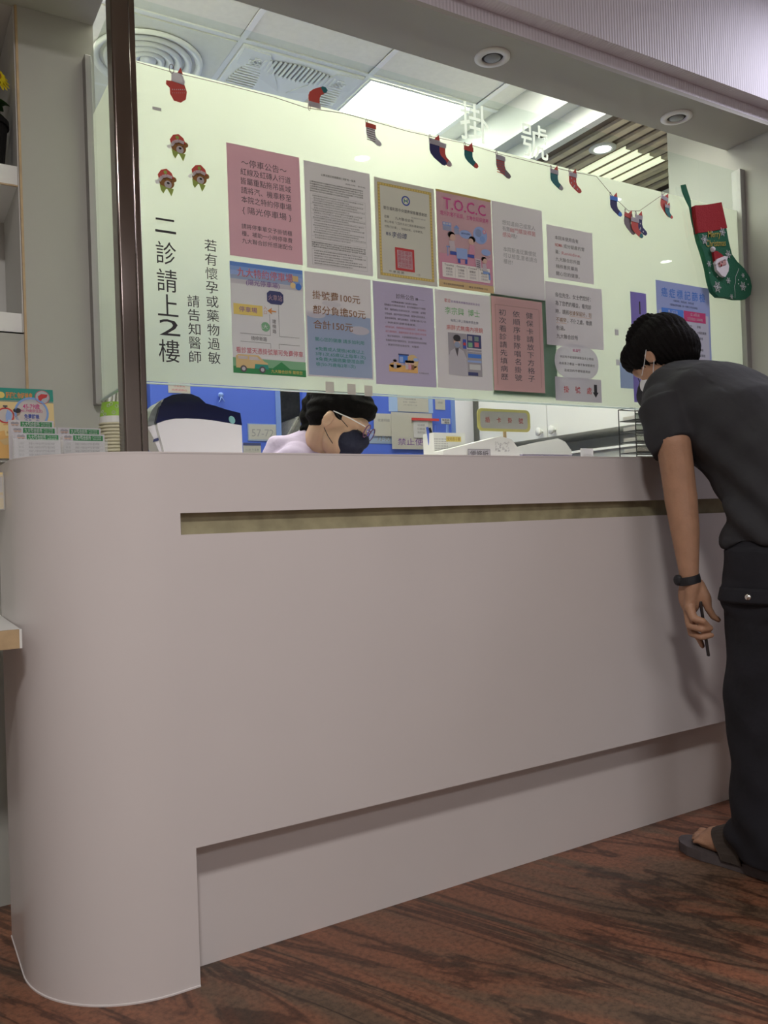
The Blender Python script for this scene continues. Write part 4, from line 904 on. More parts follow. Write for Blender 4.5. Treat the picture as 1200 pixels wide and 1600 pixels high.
def card_holder(x, y, ncard, label, dz=0):
    t = thing('card_holder', label, 'card holder', (x, y, TOP), 'acrylic card holders at the counter end')
    b = MB(); b.box(x - .054, x + .054, y, y + .055, TOP, TOP + .003, M_acryl); b.box(x - .054, x + .054, y, y + .002, TOP, TOP + .052, M_acryl)
    b.box(x - .054, x - .052, y, y + .055, TOP, TOP + .060, M_acryl); b.box(x + .052, x + .054, y, y + .055, TOP, TOP + .060, M_acryl); b.build('tray', t)
    for i in range(ncard):
        zt = TOP + .0655 + .0165 * i + dz; yy = y + .006 + i * .016; xo = (-.0, -.005, -.008)[i]
        hh = zt - TOP - .004
        s = Sheet((x - .050 + xo, yy, zt), (1, 0, 0), (0, 0, -1), (0, -1, 0)); s.base(.098, hh, P['white'], .006 if False else .001)
        s.rect(.026, .003, .094, .0155, P['fgreen']); s.text(.029, .009, .0115, '九大聯合診所', P['white'], w=.038, l=2, bold=.02); s.text(.070, .0065, .0052, '門診時間', P['white'], w=.020, l=2); s.text(.070, .0120, .0052, '預約掛號', P['white'], w=.020, l=2)
        for u in (.010, .018): s.disc(u, .009, .0042, P['skin'], 2); s.disc(u, .0068, .0045, P['grey'], 3, rv=.003); s.rect(u - .003, .012, u + .003, .015, P['offwhite'], 2)
        for r_ in range(4):
            s.rect(.006, .0195 + r_ * .0085, .094, .0198 + r_ * .0085, P['grey'], 2)
            s.text(.008, .0235 + r_ * .0085, .0058, ('主治醫師', '專長', '服務時間', '電話')[r_], P['grey'], w=.012, l=2); s.text(.030, .0235 + r_ * .0085, .0058, '高雄九大聯合診所門診看診時間', P['dark'], w=.055, l=2, res=1)
        o = s.build('appointment_card', t)
card_holder(-.240, .300, 3, 'clear holder with three stacked clinic cards, the one nearer the poster')
card_holder(-.133, .335, 2, 'clear holder with two clinic cards, the one nearer the paper cups', .004)

cups = [(-.036, .47)]
cx, cy = -.036, .43
for i in range(13):
    z = TOP + i * .0085
    lime = i == 12
    t = bpy.data.objects.new('paper_cup', None); COL.objects.link(t); t.location = (cx, cy, z); t['_o'] = (cx, cy, z)
    lab = 'lime green patterned paper cup upside down on top of the stack by the post' if lime else ('cream rimmed paper cup at the bottom of the stack by the post' if i == 0 else ('cream rimmed paper cup just below the lime green one' if i == 11 else 'cream rimmed paper cup in the middle of the stack by the post'))
    tag(t, lab, 'cup', 'paper cups in the stack by the post')
    b = MB(); r0, r1 = .0405, .0290; hh = .082 if lime or i == 11 else .05
    if lime:
        b.lathe([(r0 - .002, .022), (r0 - .008, .058), (r0 - .0105, .058), (r0 - .0105, .055), (0, .055)], (cx, cy, z), M_lime, 32)
        b.lathe([(r0 + .0, .006), (r0 - .002, .022)], (cx, cy, z), M_white, 32)
        b.build('cup_wall', t, smooth=True)
        b = MB()
        for (a, zz) in ((200, .034), (228, .048), (250, .030), (262, .046), (280, .038), (215, .026), (240, .052)):
            pts = []
            for q in range(9):
                an = math.radians(a + 6 * math.cos(q * .9)); zq = zz + .004 * math.sin(q * .9); rr = r0 - .002 - (zq - .022) * .17 + .0006; pts.append((cx + rr * math.cos(an), cy + rr * math.sin(an), z + zq))
            b.tube(pts, .0007, P['white'], 5)
        b.build('flower_pattern', t)
    else:
        b.lathe([(r0 - .004, .010), (r0 - .0015, .004)], (cx, cy, z), M_cream, 32); b.build('cup_wall', t, smooth=True)
    b = MB(); b.lathe([(r0 - .001, .001), (r0 + .0015, .0025), (r0 + .0015, .0045), (r0 - .001, .006)], (cx, cy, z), M_cream, 32); b.build('rim', t, smooth=True)

# leaflet pocket hanging on the left side of the counter
t = thing('leaflet_pocket', 'clear pocket with pale yellow leaflets hanging on the left side of the counter', 'leaflet holder', (-.33, .42, 1.0))
b = MB(); b.box(-.345, -.312, .32, .323, 1.022, 1.10, M_acryl); b.box(-.345, -.343, .32, .46, 1.022, 1.10, M_acryl); b.box(-.345, -.312, .32, .46, 1.020, 1.022, M_acryl); b.build('pocket', t)
s = Sheet((-.340, .326, 1.105), (1, 0, 0), (0, 0, -1), (0, -1, 0)); s.base(.026, .082, P['sand'], .001); s.rect(.008, .010, .025, .045, P['offwhite']); s.text(.010, .055, .008, '衛教', P['offwhite'], l=2); s.build('leaflet', t)

# bookcase niche with the flower pot
bk = thing('bookcase', 'white bookcase with oak-edged shelves at the far left', 'bookcase', (-.7, .8, 1.5))
for z in (1.895, 1.50):
    b = MB(); b.box(-1.19, -.215, .665, .975, z, z + .052, M_white); b.build('shelf_board', bk)
    b = MB(); b.box(-1.19, -.215, .660, .665, z - .004, z, M_oak); b.build('edge_band', bk)
b = MB(); b.box(-.2175, -.2145, .655, .975, 1.50, 2.375, M_wallg); b.build('side_panel', bk)
fx_, fy_, fz_ = -.288, .75, 1.947
fp = thing('potted_gerbera', 'yellow daisy-like flowers with green leaves in a black pot on the shelf', 'potted plant', (fx_, fy_, fz_))
b = MB(); b.lathe([(0, 0), (.048, 0), (.060, .13), (.065, .13), (.065, .145), (.058, .145), (.056, .12), (0, .12)], (fx_, fy_, fz_), M_pot, 28); b.build('pot', fp, smooth=False)
rnd = random.Random(3)
def leafmesh(b, base, d, up, L, w, m):
    d = d.normalized(); sd = d.cross(up).normalized(); n = 6; vs = []
    for i in range(n + 1):
        t_ = i / n; c = base + d * L * t_ + V(0, 0, .25 * L * math.sin(math.pi * t_) - .12 * L * t_ * t_); ww = w * math.sin(math.pi * min(.97, t_ * .9 + .08)) * (1 + .15 * math.sin(i * 2.5))
        vs += [c - sd * ww, c + V(0, 0, -.15 * ww), c + sd * ww]
    b.add(vs, [(3 * i + j, 3 * i + j + 1, 3 * i + j + 4, 3 * i + j + 3) for i in range(n) for j in (0, 1)], m)
for i in range(26):
    a = i * 2.39; b = MB(); dd = V(math.cos(a), math.sin(a), rnd.uniform(.1, 1.0)); base = V(fx_, fy_, fz_ + .125 + (i % 5) * .018) + V(math.cos(a), math.sin(a), 0) * .02
    leafmesh(b, base, dd, V(0, 0, 1), rnd.uniform(.06, .085) * (.62 if dd.x > .3 else 1), rnd.uniform(.018, .026), M_green); b.build('leaf', fp, smooth=True)
for (ox, oy, oz, r, tx) in ((.030, -.055, .245, .040, .45), (-.05, .0, .262, .040, -.2), (.0, .05, .24, .035, .1)):
    c = V(fx_ + ox, fy_ + oy, fz_ + oz); ax = V(tx, -.75, .35).normalized(); a0 = ax.orthogonal().normalized(); b0 = ax.cross(a0)
    b = MB(); b.tube([(fx_, fy_, fz_ + .12), (fx_ + ox * .5, fy_ + oy * .5, fz_ + oz * .7), tuple(c)], .0025, M_green, 6); b.build('stem', fp)
    b = MB()
    for ring_, (rr, lift, num) in enumerate(((r, .0, 16), (r * .78, .006, 14))):
        for k in range(num):
            a = 2 * math.pi * (k + ring_ * .5) / num; d = a0 * math.cos(a) + b0 * math.sin(a); sd = ax.cross(d)
            pts = [c + ax * lift + d * rr * .15 - sd * .003, c + ax * (lift + .004) + d * rr * .6 - sd * rr * .15, c + ax * lift + d * rr * .9 - sd * rr * .10, c + ax * lift + d * rr, c + ax * lift + d * rr * .9 + sd * rr * .10, c + ax * (lift + .004) + d * rr * .6 + sd * rr * .15, c + ax * lift + d * rr * .15 + sd * .003]
            b.add(pts, [tuple(range(7))], M_yellow)
    b.build('petals', fp)
    b = MB(); b.ball(c + ax * .006, .0095, M_orange); b.build('flower_centre', fp, smooth=True)

# ------------------------------------------------------------------ things on the counter behind the glass
# white and navy rounded device
dv = thing('measuring_device', 'rounded white machine with a dark navy hood standing behind the glass', 'device', (.19, .43, TOP))
def dpoly(name, pts, y0, dep, m, bev=.004, sm=False):
    b = MB(); b.prism([(p[0], p[1]) for p in pts][::-1], lambda u, v, w: V(u + w * .0, y0 + w, v), dep, m); return b.build(name, dv, bevel=bev)
zb = TOP
dpoly('white_body', [((0.0846, 1.1628)[0], zb), (0.0617, 1.2234), (0.0604, 1.2349), (0.0839, 1.2439), (0.1092, 1.2488), (0.1399, 1.2506), (0.1726, 1.25), (0.2075, 1.2477), (0.2394, 1.2435), (0.2899, 1.2363), ((0.291, 1.1651)[0], zb)], .40, .055, M_devwhite)
dpoly('navy_hood', [(0.0577, 1.2351), (0.0634, 1.2567), (0.0708, 1.2817), (0.0893, 1.2874), (0.1283, 1.2932), (0.154, 1.2951), (0.1835, 1.2947), (0.2167, 1.2875), (0.2485, 1.2785), (0.2882, 1.2704), (0.2925, 1.2366), (0.2401, 1.2438), (0.1733, 1.2502), (0.1099, 1.2499), (0.0812, 1.244)], .402, .06, M_navy)
dpoly('rear_hood', [(0.08, 1.2855), (0.0925, 1.3062), (0.115, 1.3174), (0.1427, 1.3221), (0.1671, 1.3215), (0.188, 1.3139), (0.2053, 1.2991), (0.204, 1.2627), (0.0788, 1.2502)], .44, .07, M_navy)
dpoly('side_shell', [(0.0411, 1.2301), (0.0451, 1.2517), (0.054, 1.2718), (0.0678, 1.289), (0.0798, 1.2978), (0.0734, 1.2559), (0.066, 1.2357)], .42, .08, M_grey)
dpoly('side_body', [((0.0837, 1.1645)[0], zb), (0.0549, 1.2006), (0.041, 1.2284), (0.0728, 1.2393), ((0.1074, 1.1648)[0], zb)], .42, .08, M_devwhite)
b = MB(); p = (0.263, 1.2505); b.ball((p[0], .400, p[1]), (.0085, .004, .011), M_teal, Matrix.Rotation(-.5, 4, 'Y')); b.build('teal_button', dv, smooth=True)['label'] = 'teal oval button'
s = Sheet(((0.0552, 1.193)[0], .418, (0.0554, 1.1963)[1]), (.9, 0, .3), (-.3, 0, -.9)); s.rect(0, 0, .022, .009, P['navy']); s.build('side_badge', dv)
# pen box
t = thing('pen_box', 'white dotted box of blue pens in front of the blue cabinets', 'pen holder', (1.03, .44, TOP))
x0, z1 = (0.9324, 1.2324); x1, _ = (1.0542, 1.2393); z1 += .002
b = MB(); b.box(x0, x1, .42, .48, TOP, z1, M_white)
for i in range(9):
    for j in range(12): b.box(x0 + .003 + i * .0058, x0 + .0052 + i * .0058, .4192, .42, TOP + .006 + j * .0072, TOP + .009 + j * .0072, P['grey'])
b.build('box', t)
s = Sheet((x0 + .046, .4178, z1 - .012), (1, 0, 0)); s.base(.057, .016, P['yellow'], .0008); s.text(.028, .008, .0125, '使用原子筆', P['brown'], 'c', w=.050); s.build('label_strip', t)
for i, (px, pz, dx, c) in enumerate(((.010, 1.0, -.010, M_blue), (.024, 1.0, -.014, M_black), (.038, 1.0, -.006, M_blue), (.068, 1.0, .006, M_bluel))):
    xx = x0 + px; b = MB(); b.tube([(xx, .45, TOP + .02), (xx + dx, .45, z1 + .004), (xx + dx * 1.3, .45, z1 + (.020, .018, .028, .030)[i])], [.0045, .0048, .004], c, 10)
    o = b.build('pen'); lab = ['blue pen leftmost in the dotted box', 'black pen in the dotted box', 'blue pen standing highest in the middle of the dotted box', 'light blue pen at the right of the dotted box'][i]; tag(o, lab, 'pen', 'pens in the dotted box')
# sticky note box
t = thing('note_paper_box', 'white peaked note paper box with a framed label beside the pens', 'box', (1.2, .42, TOP))
pts = [(0.9245, 1.1728), (1.0277, 1.1941), (1.151, 1.2207), (1.1953, 1.2113), (1.2258, 1.1786)]
b = MB(); pp = [(pts[0][0], TOP)] + [(a, c) for a, c in pts] + [(pts[-1][0], TOP)]
b.prism(pp[::-1], lambda u, v, w: V(u, .36 + w, v), .055, M_white); b.build('box_body', t, bevel=.002)
s = Sheet(((1.0165, 1.1776)[0], .358, (1.0165, 1.1776)[1]), (1, 0, 0)); s.base(.088, .034, P['grey'], .001); s.rect(.002, .002, .086, .032, P['offwhite']); s.text(.044, .014, .0205, '便條紙', P['dark'], 'c', w=.072, l=2); s.build('label_plate', t)
s = Sheet((0, .3585, 0), (1, 0, 0)); rnd = random.Random(5)
for i in range(40):
    a = (1.1268, 1.2019); s.ring(a[0] + rnd.uniform(-.0, .055), -a[1] + rnd.uniform(0.0, .03), .0015, .0022, P['grey'], n=8)
s.build('embossed_pattern', t)
# sign on a stick
t = thing('stick_sign', 'grey registration sign with a thick yellow border on a wooden stick', 'sign', (1.23, .47, TOP))
c0 = (1.1267, 1.322); c1 = (1.3529, 1.2474); w_, h_ = c1[0] - c0[0], c0[1] - c1[1]
def rrect(u0, v0, u1, v1, r, n=5):
    out = []
    for (cx_, cy_, a0) in ((u1 - r, v0 + r, -90), (u1 - r, v1 - r, 0), (u0 + r, v1 - r, 90), (u0 + r, v0 + r, 180)):
        for i in range(n + 1):
            a = math.radians(a0 + 90 * i / n); out.append((cx_ + r * math.cos(a), cy_ + r * math.sin(a)))
    return out
s = Sheet((c0[0], .45, c0[1]), (1, 0, .0)); s.prism(rrect(0, 0, w_, h_, .018), s.p, .002, P['labelyel']); s.O += V(0, -.0015, 0); s.poly(rrect(.012, .009, w_ - .012, h_ - .009, .012), P['labelgrey'], 1)
for i, c in enumerate('插卡掛號'): s.text(.042 + i * (w_ - .084) / 3, h_ * .50, .0205, c, P['red'], 'c', l=2)
s.build('sign_board', t)
b = MB(); xx = (1.2433, 1.2341)[0]; b.box(xx - .006, xx + .006, .4505, .4545, TOP, c1[1] + .03, M_oak); b.build('stick', t)
# tray of papers
t = thing('paper_tray', 'white peaked tray behind the sheaf of forms', 'tray', (1.47, .43, TOP))
pts = [(1.2599, 1.1869), (1.2823, 1.1957), (1.3528, 1.2097), (1.4604, 1.227), (1.4925, 1.2165), (1.5209, 1.1859)]
b = MB(); b.prism(([(pts[0][0], TOP)] + pts + [(pts[-1][0], TOP)])[::-1], lambda u, v, w: V(u, .43 + w, v), .01, M_white)
b.box(pts[0][0], pts[-1][0], .375, .43, TOP, TOP + .004, M_white); b.build('tray_shell', t, bevel=.001)
tx0, tz = (1.2529, 1.1917); tx1, _ = (1.4771, 1.1928)
b = MB()
for i in range(9): b.box(tx0 + (i % 3) * .002, tx1 - (i % 2) * .003, .380, .428, TOP + .005 + i * .0042, TOP + .0075 + i * .0042, P['lilac'] if i % 2 else M_devwhite)
tag(b.build('paper_stack'), 'thick sheaf of lilac-white forms lying in the white tray', 'papers')
s = Sheet(((1.5137, 1.1885)[0], .38, (1.5137, 1.1885)[1]), (1, 0, 0)); s.base(.060, (1.5137, 1.1885)[1] - TOP, P['white'], .0015); s.text(.030, .010, .0125, '掛號證', P['grey'], 'c', w=.034); s.text(.030, .026, .0135, '請放這', P['black'], 'c', w=.042, bold=.04)
tag(s.build('small_label'), 'small white standing label just right of the sheaf of forms', 'label')
# wire organiser
ox0, oz1 = (1.8124, 1.3444); t = thing('wire_tray_rack', 'dark wire rack of silvery stacked trays beside the bending man', 'rack', (ox0 + .12, .44, TOP))
b = MB()
for x in (ox0, ox0 + .20):
    for y in (.40, .48): b.tube([(x, y, TOP), (x, y, oz1)], .0022, M_wire, 6)
b.tube([(ox0, .40, oz1), (ox0 + .20, .40, oz1), (ox0 + .20, .48, oz1), (ox0, .48, oz1), (ox0, .40, oz1)], .0018, M_wire, 6); b.build('frame', t)
nt_ = 5
for i in range(nt_):
    z = TOP + .012 + i * .040
    b = MB(); b.box(ox0 + .002, ox0 + .198, .402, .478, z, z + .003, M_wire); b.tube([(ox0 + .002, .401, z + .030), (ox0 + .008, .400, z + .033), (ox0 + .192, .400, z + .033), (ox0 + .198, .401, z + .030)], .0018, M_wire, 6); b.tube([(ox0 + .198, .401, z + .030), (ox0 + .198, .401, z)], .0015, M_wire, 6); b.build('tray_frame', t)
    b = MB(); b.prism([(.010, .006), (.190, .006), (.184, .028), (.016, .028)], lambda u, v, w: V(ox0 + u, .404 + w + v * .3, z + v), .002, M_metal); b.box(ox0 + .012, ox0 + .187, .412, .47, z + .003, z + .018, P['cert']); b.build('tray_insert', t)

# ------------------------------------------------------------------ blue cabinets and file bays behind
YB = 1.6
def cab(x0, x1, label):
    t = thing('steel_cabinet', label, 'cabinet', ((x0 + x1) / 2, YB + .35, 0))
    b = MB(); b.box(x0, x1, YB, YB + .7, 0.0, 2.0, M_blue); b.build('carcass', t, bevel=.004)
    b = MB(); b.box(x1 - .022, x1 + .001, YB - .006, YB, .05, 1.98, M_bluel); b.build('edge_trim', t)
    return t
ax0, ax1 = .377, .939; bx0, bx1 = 1.30, 1.872
cab(ax0, ax1, 'blue steel filing cabinet end behind the navy-hooded machine'); cab(bx0, bx1, 'blue steel filing cabinet end covered with pinned papers')
def bay(x0, x1, label, dv_):
    t = thing('file_shelf', label, 'shelf', ((x0 + x1) / 2, YB + .35, 0))
    b = MB(); b.box(x0, x1, YB + .55, YB + .58, 0, 2.0, M_file); b.build('back_panel', t)
    for z in (.2, .75, 1.255, 1.72): b = MB(); b.box(x0, x1, YB + .03, YB + .55, z, z + .02, M_file); b.build('shelf_board', t)
    for x in dv_: b = MB(); b.box(x, x + .028, YB - .03, YB - .002, 0, 2.0, M_blue); b.build('upright', t)
bay(.06, .375, 'grey file shelf left of the blue cabinet with the number card', ()); bay(.942, 1.298, 'grey file shelf between the two blue cabinets', (1.035,))
def folders(x0, n, z0, z1, lean, where, dx):
    r_ = random.Random(int(x0 * 100))
    for i in range(n):
        x = x0 + i * dx; h = z1 - z0 - r_.uniform(0, .05); ln = lean + r_.uniform(-.008, .008); y0 = YB + r_.uniform(.02, .07)
        b = MB(); m = M_file if r_.random() > .4 else M_filed
        mt = Matrix.Translation((x, y0, z0)) @ Matrix.Rotation(ln, 4, 'Y')
        b.box(0, .010 + r_.uniform(0, .006), 0, .24, 0, h, m, mt); b.box(.003, .007, -.004, .02, .01, h + .012, P['offwhite'] if r_.random() > .6 else M_file, mt)
        tag(b.build('file_folder'), 'worn grey patient folder standing on the file shelf ' + where, 'folder', 'grey patient folders ' + where)
folders(.08, 13, 1.277, 1.56, .12, 'beside the steel post', .019)
folders(.10, 12, .78, 1.10, .12, 'on the lower board beside the steel post', .019) if False else None
folders(.950, 10, 1.277, 1.50, .55, 'behind the woman', .0205)
# cards and papers on the cabinets
def card(name, label, cat, p0, p1, m, y=YB - .001, texts=(), grp=None, bump=.0008):
    s = Sheet((p0[0], y, p0[1]), (1, 0, 0)); w = p1[0] - p0[0]; h = p0[1] - p1[1]; s.base(w, h, m, bump)
    for (u, v, sz, tx, c, ww) in texts: s.text(u * w, v * h, sz * h, tx, P[c], 'c', w=ww * w if ww else None, l=2)
    return tag(s.build(name), label, cat, grp)
s = Sheet(((0.7856, 1.3957)[0], YB - .001, (0.7856, 1.3957)[1]), (1, 0, 0)); w = (0.9214, 1.3997)[0] - (0.7856, 1.3957)[0]; h = (0.7856, 1.3957)[1] - (0.7829, 1.322)[1]
s.base(w, h, P['sky'], .002); s.rect(.005, .003, w - .006, h - .006, P['cert'], 5); s.text(w / 2, h * .52, h * .62, '57-72', P['grey'], 'c', w=w * .74, l=6); tag(s.build('number_card'), 'number card 57-72 in a pale blue sleeve on the blue cabinet', 'card')
s = Sheet(((0.7625, 1.3135)[0], YB - .001, (0.7625, 1.3135)[1]), (1, 0, 0)); s.base(.080, .10, P['cert'], .002); s.rect(0, 0, .080, .012, P['navy'], 6); s.text(.04, .030, .012, '113年 行事曆', P['grey'], 'c', w=.06, l=6); tag(s.build('desk_calendar'), 'small white calendar sheet with a dark top edge below the number card', 'calendar')
card('memo_note', 'cream memo taped high on the blue cabinet above the navy hood', 'note', (0.4499, 1.5522), (0.5414, 1.5111), P['cert'], texts=((.5, .3, .22, '注意事項', 'rose', .5), (.5, .7, .22, '病歷請歸位', 'rose', .7)))
t = thing('adhesive_hook', 'tiny blue hook stuck on the blue cabinet right of the memo', 'hook', ((0.6702, 1.5105)[0], YB, (0.6702, 1.5105)[1])); hx, hz = (0.6702, 1.5105)
b = MB(); b.ball((hx, YB - .006, hz), (.012, .006, .012), M_bluel); b.build('pad', t, smooth=True)
b = MB(); b.tube([(hx, YB - .008, hz - .005), (hx - .006, YB - .016, hz - .022), (hx - .012, YB - .014, hz - .030)], .002, M_bluel, 6); b.tube([(hx, YB - .008, hz - .005), (hx + .008, YB - .016, hz - .022), (hx + .013, YB - .014, hz - .028)], .002, M_bluel, 6); b.build('prongs', t)
card('plastic_pocket', 'pale blue plastic pocket at the top of the paper-covered cabinet', 'pocket', (1.4931, 1.5547), (1.7438, 1.4732), P['lblue'])
card('printed_page', 'white printed page inside the pale blue plastic pocket', 'page', (1.5413, 1.5536), (1.7164, 1.4751), P['cert'], y=YB - .003, texts=((.4, .25, .10, '門診時間表', 'grey', .4), (.4, .42, .10, '星期一至星期六', 'grey', .45), (.4, .60, .10, '上午八點半至十二點', 'grey', .45)))
card('torn_note', 'crumpled white note high on the right edge of the blue cabinet', 'note', (1.7583, 1.5485), (1.8166, 1.4914), P['cert'], texts=((.5, .4, .2, '請假', 'grey', .5),))
card('barcode_label', 'small white label with black characters near the pens', 'label', (1.79, 1.4498), (1.8443, 1.4232), P['white'], texts=((.5, .3, .4, '鑰匙箱', 'black', .8), (.6, .75, .4, '備用', 'black', .5)))
card('number_card', 'number card half covered by loose receipts beside the woman', 'card', (1.3823, 1.3863), (1.5046, 1.3201), P['sky'], texts=((.62, .62, .50, '73-90', 'grey', .55),))
card('receipt_sheet', 'creased white receipts fanned out right behind the woman', 'receipt', (1.4064, 1.4607), (1.6174, 1.3551), P['cert'], y=YB - .006, texts=((.25, .3, .14, '收據明細', 'grey', .3), (.72, .4, .14, '診斷證明', 'grey', .3), (.72, .6, .14, '健保卡', 'grey', .2)))
card('notice_page', 'large white do-not-use page pinned on the blue cabinet', 'notice', (1.4994, 1.4697), (1.7315, 1.2952), P['cert'], y=YB - .009, texts=((.54, .80, .20, '禁止使用', 'purple', .80),))
card('receipt_sheet', 'small slip of printed lines on the do-not-use page', 'receipt', (1.6213, 1.4371), (1.7057, 1.3502), P['white'], y=YB - .012, texts=((.5, .3, .14, '今日掛號', 'grey', .5), (.5, .5, .14, '已額滿', 'grey', .5), (.5, .7, .14, '請改約診', 'grey', .5)))
a0_, a1_ = (1.6109, 1.4392), (1.7663, 1.4472)
b = MB(); b.box(a0_[0], a1_[0], YB - .018, YB - .0135, a0_[1] - .006, a0_[1] + .006, P['red']); tag(b.build('red_clip_bar'), 'long red clip bar holding the slips to the blue cabinet', 'clip')
# ------------------------------------------------------------------ white cabinets on the right
cb = thing('wall_cabinet', 'white wall cabinet with two knobbed doors above the side worktop', 'cabinet', (2.78, 1.7, 1.385))
ZB = (1.1454, 1.3889)[1]
b = MB(); b.box(2.60, 2.975, .66, 2.33, ZB, 2.25, M_white); b.build('carcass', cb)
yg_ = (1.7232, 1.4833)[0]
for i, (y0, y1) in enumerate(((.90, yg_ - .002), (yg_ + .002, 2.33))):
    b = MB(); b.box(2.585, 2.60, y0, y1, ZB - .004, 2.25, M_white); dr = b.build('door', cb, bevel=.002)
    ky, kz = (1.6582, 1.4191) if i == 0 else (1.7611, 1.4198)
    b = MB(); b.lathe([(.006, .0), (.006, .018), (.020, .024), (.024, .034), (.018, .040), (0, .042)], (2.585, ky, kz), M_white, 20, (-1, 0, 0)); k_ = b.build('knob', cb, smooth=True)
    k_.parent = dr
bc = thing('base_cabinet', 'grey side cabinet under the white wall cabinets', 'cabinet', (2.8, 1.8, 0)); ZW = (1.15, 1.295)[1]
b = MB(); b.box(2.62, 2.975, .66, 3.2, 0, ZW - .012, M_bulk); b.build('carcass', bc)
b = MB(); b.box(2.60, 2.975, .66, 3.2, ZW - .012, ZW, M_white); b.build('worktop', bc)
wp = thing('white_cupboard', 'tall white cupboard between the blue cabinet and the wall cabinets', 'cupboard', (2.45, 2.75, 0))
b = MB(); b.box(2.30, 2.59, 2.40, 3.1, 0, 2.2, M_devwhite); b.build('carcass', wp); b = MB(); b.box(2.305, 2.585, 2.385, 2.40, .05, 2.19, M_devwhite); b.build('door', wp, bevel=.002)

# ------------------------------------------------------------------ people
def axes(f, u):
    f = Vector(f).normalized(); u = Vector(u); u = (u - f * u.dot(f)).normalized(); s = f.cross(u).normalized(); return f, u, s
def mx(s, f, u): return Matrix(((s.x, f.x, u.x, 0), (s.y, f.y, u.y, 0), (s.z, f.z, u.z, 0), (0, 0, 0, 1)))
def head_prims(C, f, u, s, k=1.0):
    m = mx(s, f, u); q = lambda a, b_, c=0: C + f * a * k + u * b_ * k + s * c * k
    L = [('e', q(-.012, .022), (.074 * k, .094 * k, .088 * k), m), ('e', q(.030, -.040), (.060 * k, .060 * k, .078 * k), m), ('e', q(.062, -.094), (.028 * k, .024 * k, .022 * k), m),
         ('c', q(.088, .004), .008 * k, q(.106, -.034), .012 * k), ('e', q(.072, .022), (.050 * k, .020 * k, .016 * k), m), ('c', q(.082, -.066, -.014), .008 * k, q(.082, -.066, .014), .008 * k)]
    for g in (-1, 1):
        L += [('e', q(.055, -.035, .032 * g), (.026 * k, .026 * k, .028 * k), m), ('e', q(-.010, -.018, .076 * g), (.008 * k, .016 * k, .026 * k), m), ('c', q(-.018, -.002, .078 * g), .005 * k, q(-.022, -.018, .082 * g), .005 * k),
              ('c', q(-.022, -.018, .082 * g), .005 * k, q(-.012, -.040, .077 * g), .006 * k), ('e', q(.02, -.068, .040 * g), (.014 * k, .03 * k, .024 * k), m)]
    return L
def ring(c, ua, va): return (c, ua, va)

# ---- bending man
MN = thing('person', 'man in a grey t-shirt and black cargo trousers bending toward the glass', 'person', (1.5, -.36, 0))
C = V(*(1.4697, -0.0165, 1.4219)); f, u, s = axes((-.06, .72, -.69), (0, .69, .72))
q = lambda a, b_, c=0: C + f * a + u * b_ + s * c
W = lambda *a: V(*a)
sk = head_prims(C, f, u, s, .96)
nb = V(1.50, -.03, 1.315)
sk += [('c', q(-.03, -.03), .058, nb, .062), ('c', nb, .062, V(1.5, -.12, 1.27), .09)]
sh = V(1.325, -.125, 1.262)
elb = V(*(1.3214, -0.1921, 1.0026)); wr = V(*(1.3188, -0.212, 0.7902))
sk += [('c', sh + V(.01, -.01, -.01), .040, V(*(1.3088, -0.1859, 1.1519)), .046), ('c', V(*(1.3088, -0.1859, 1.1519)), .046, elb, .043), ('c', elb, .044, V(*(1.3212, -0.2028, 0.9063)), .038), ('c', V(*(1.3212, -0.2028, 0.9063)), .038, wr, .0255)]
# left hand
sk += [('e', V(*(1.3271, -0.2047, 0.7319)), (.024, .034, .052)), ('c', wr, .0245, V(*(1.3253, -0.2098, 0.7636)), .025), ('c', V(*(1.3188, -0.2234, 0.7647)), .020, V(*(1.3096, -0.2173, 0.6995)), .015), ('c', V(*(1.3473, -0.1938, 0.756)), .018, V(*(1.348, -0.1876, 0.6799)), .014)]
def fing(pts, rs): return [('c', V(*a), ra, V(*c), rb) for (a, ra), (c, rb) in zip(zip(pts, rs), list(zip(pts, rs))[1:])]
sk += fing([(1.3056, -0.2208, 0.7035), (1.2971, -0.2387, 0.6749), (1.3105, -0.2583, 0.6685), (1.3316, -0.2592, 0.6513)], [.014, .0105, .0092, .0078])
sk += fing([(1.3188, -0.2053, 0.6891), (1.3043, -0.2196, 0.6536), (1.3128, -0.2514, 0.6455), (1.3359, -0.2617, 0.6477)], [.014, .0108, .0092, .0080])
sk += fing([(1.3366, -0.1925, 0.6778), (1.3247, -0.2083, 0.6298), (1.3207, -0.2442, 0.6235), (1.3428, -0.2575, 0.6278)], [.013, .0105, .0090, .0078])
sk += fing([(1.3577, -0.1818, 0.6786), (1.3543, -0.191, 0.6321), (1.3495, -0.2147, 0.6088), (1.3492, -0.2226, 0.594)], [.012, .0095, .0085, .0072])
sk += fing([(1.3374, -0.2228, 0.7599), (1.3474, -0.2401, 0.7256), (1.3484, -0.2463, 0.6983), (1.3596, -0.2528, 0.6755), (1.3712, -0.2597, 0.6664)], [.020, .0155, .0105, .0092, .0075])
# right arm resting by the far hip
rs = V(1.675, -.125, 1.262); re = V(1.73, -.30, 1.02); rw = V(1.68, -.42, .82)
sk += [('c', rs + V(-.01, -.01, -.01), .040, re, .043), ('c', re, .043, rw, .026), ('e', rw + V(-.0, -.02, -.045), (.02, .034, .05))]
for i in range(4): sk += fing([tuple(rw + V(0, -.045 + i * .018, -.07)), tuple(rw + V(-.012, -.047 + i * .018, -.10)), tuple(rw + V(-.03, -.045 + i * .018, -.118))], [.011, .009, .0075])
sk += fing([tuple(rw + V(-.005, .02, -.02)), tuple(rw + V(-.02, .035, -.055)), tuple(rw + V(-.025, .03, -.08))], [.014, .011, .009])
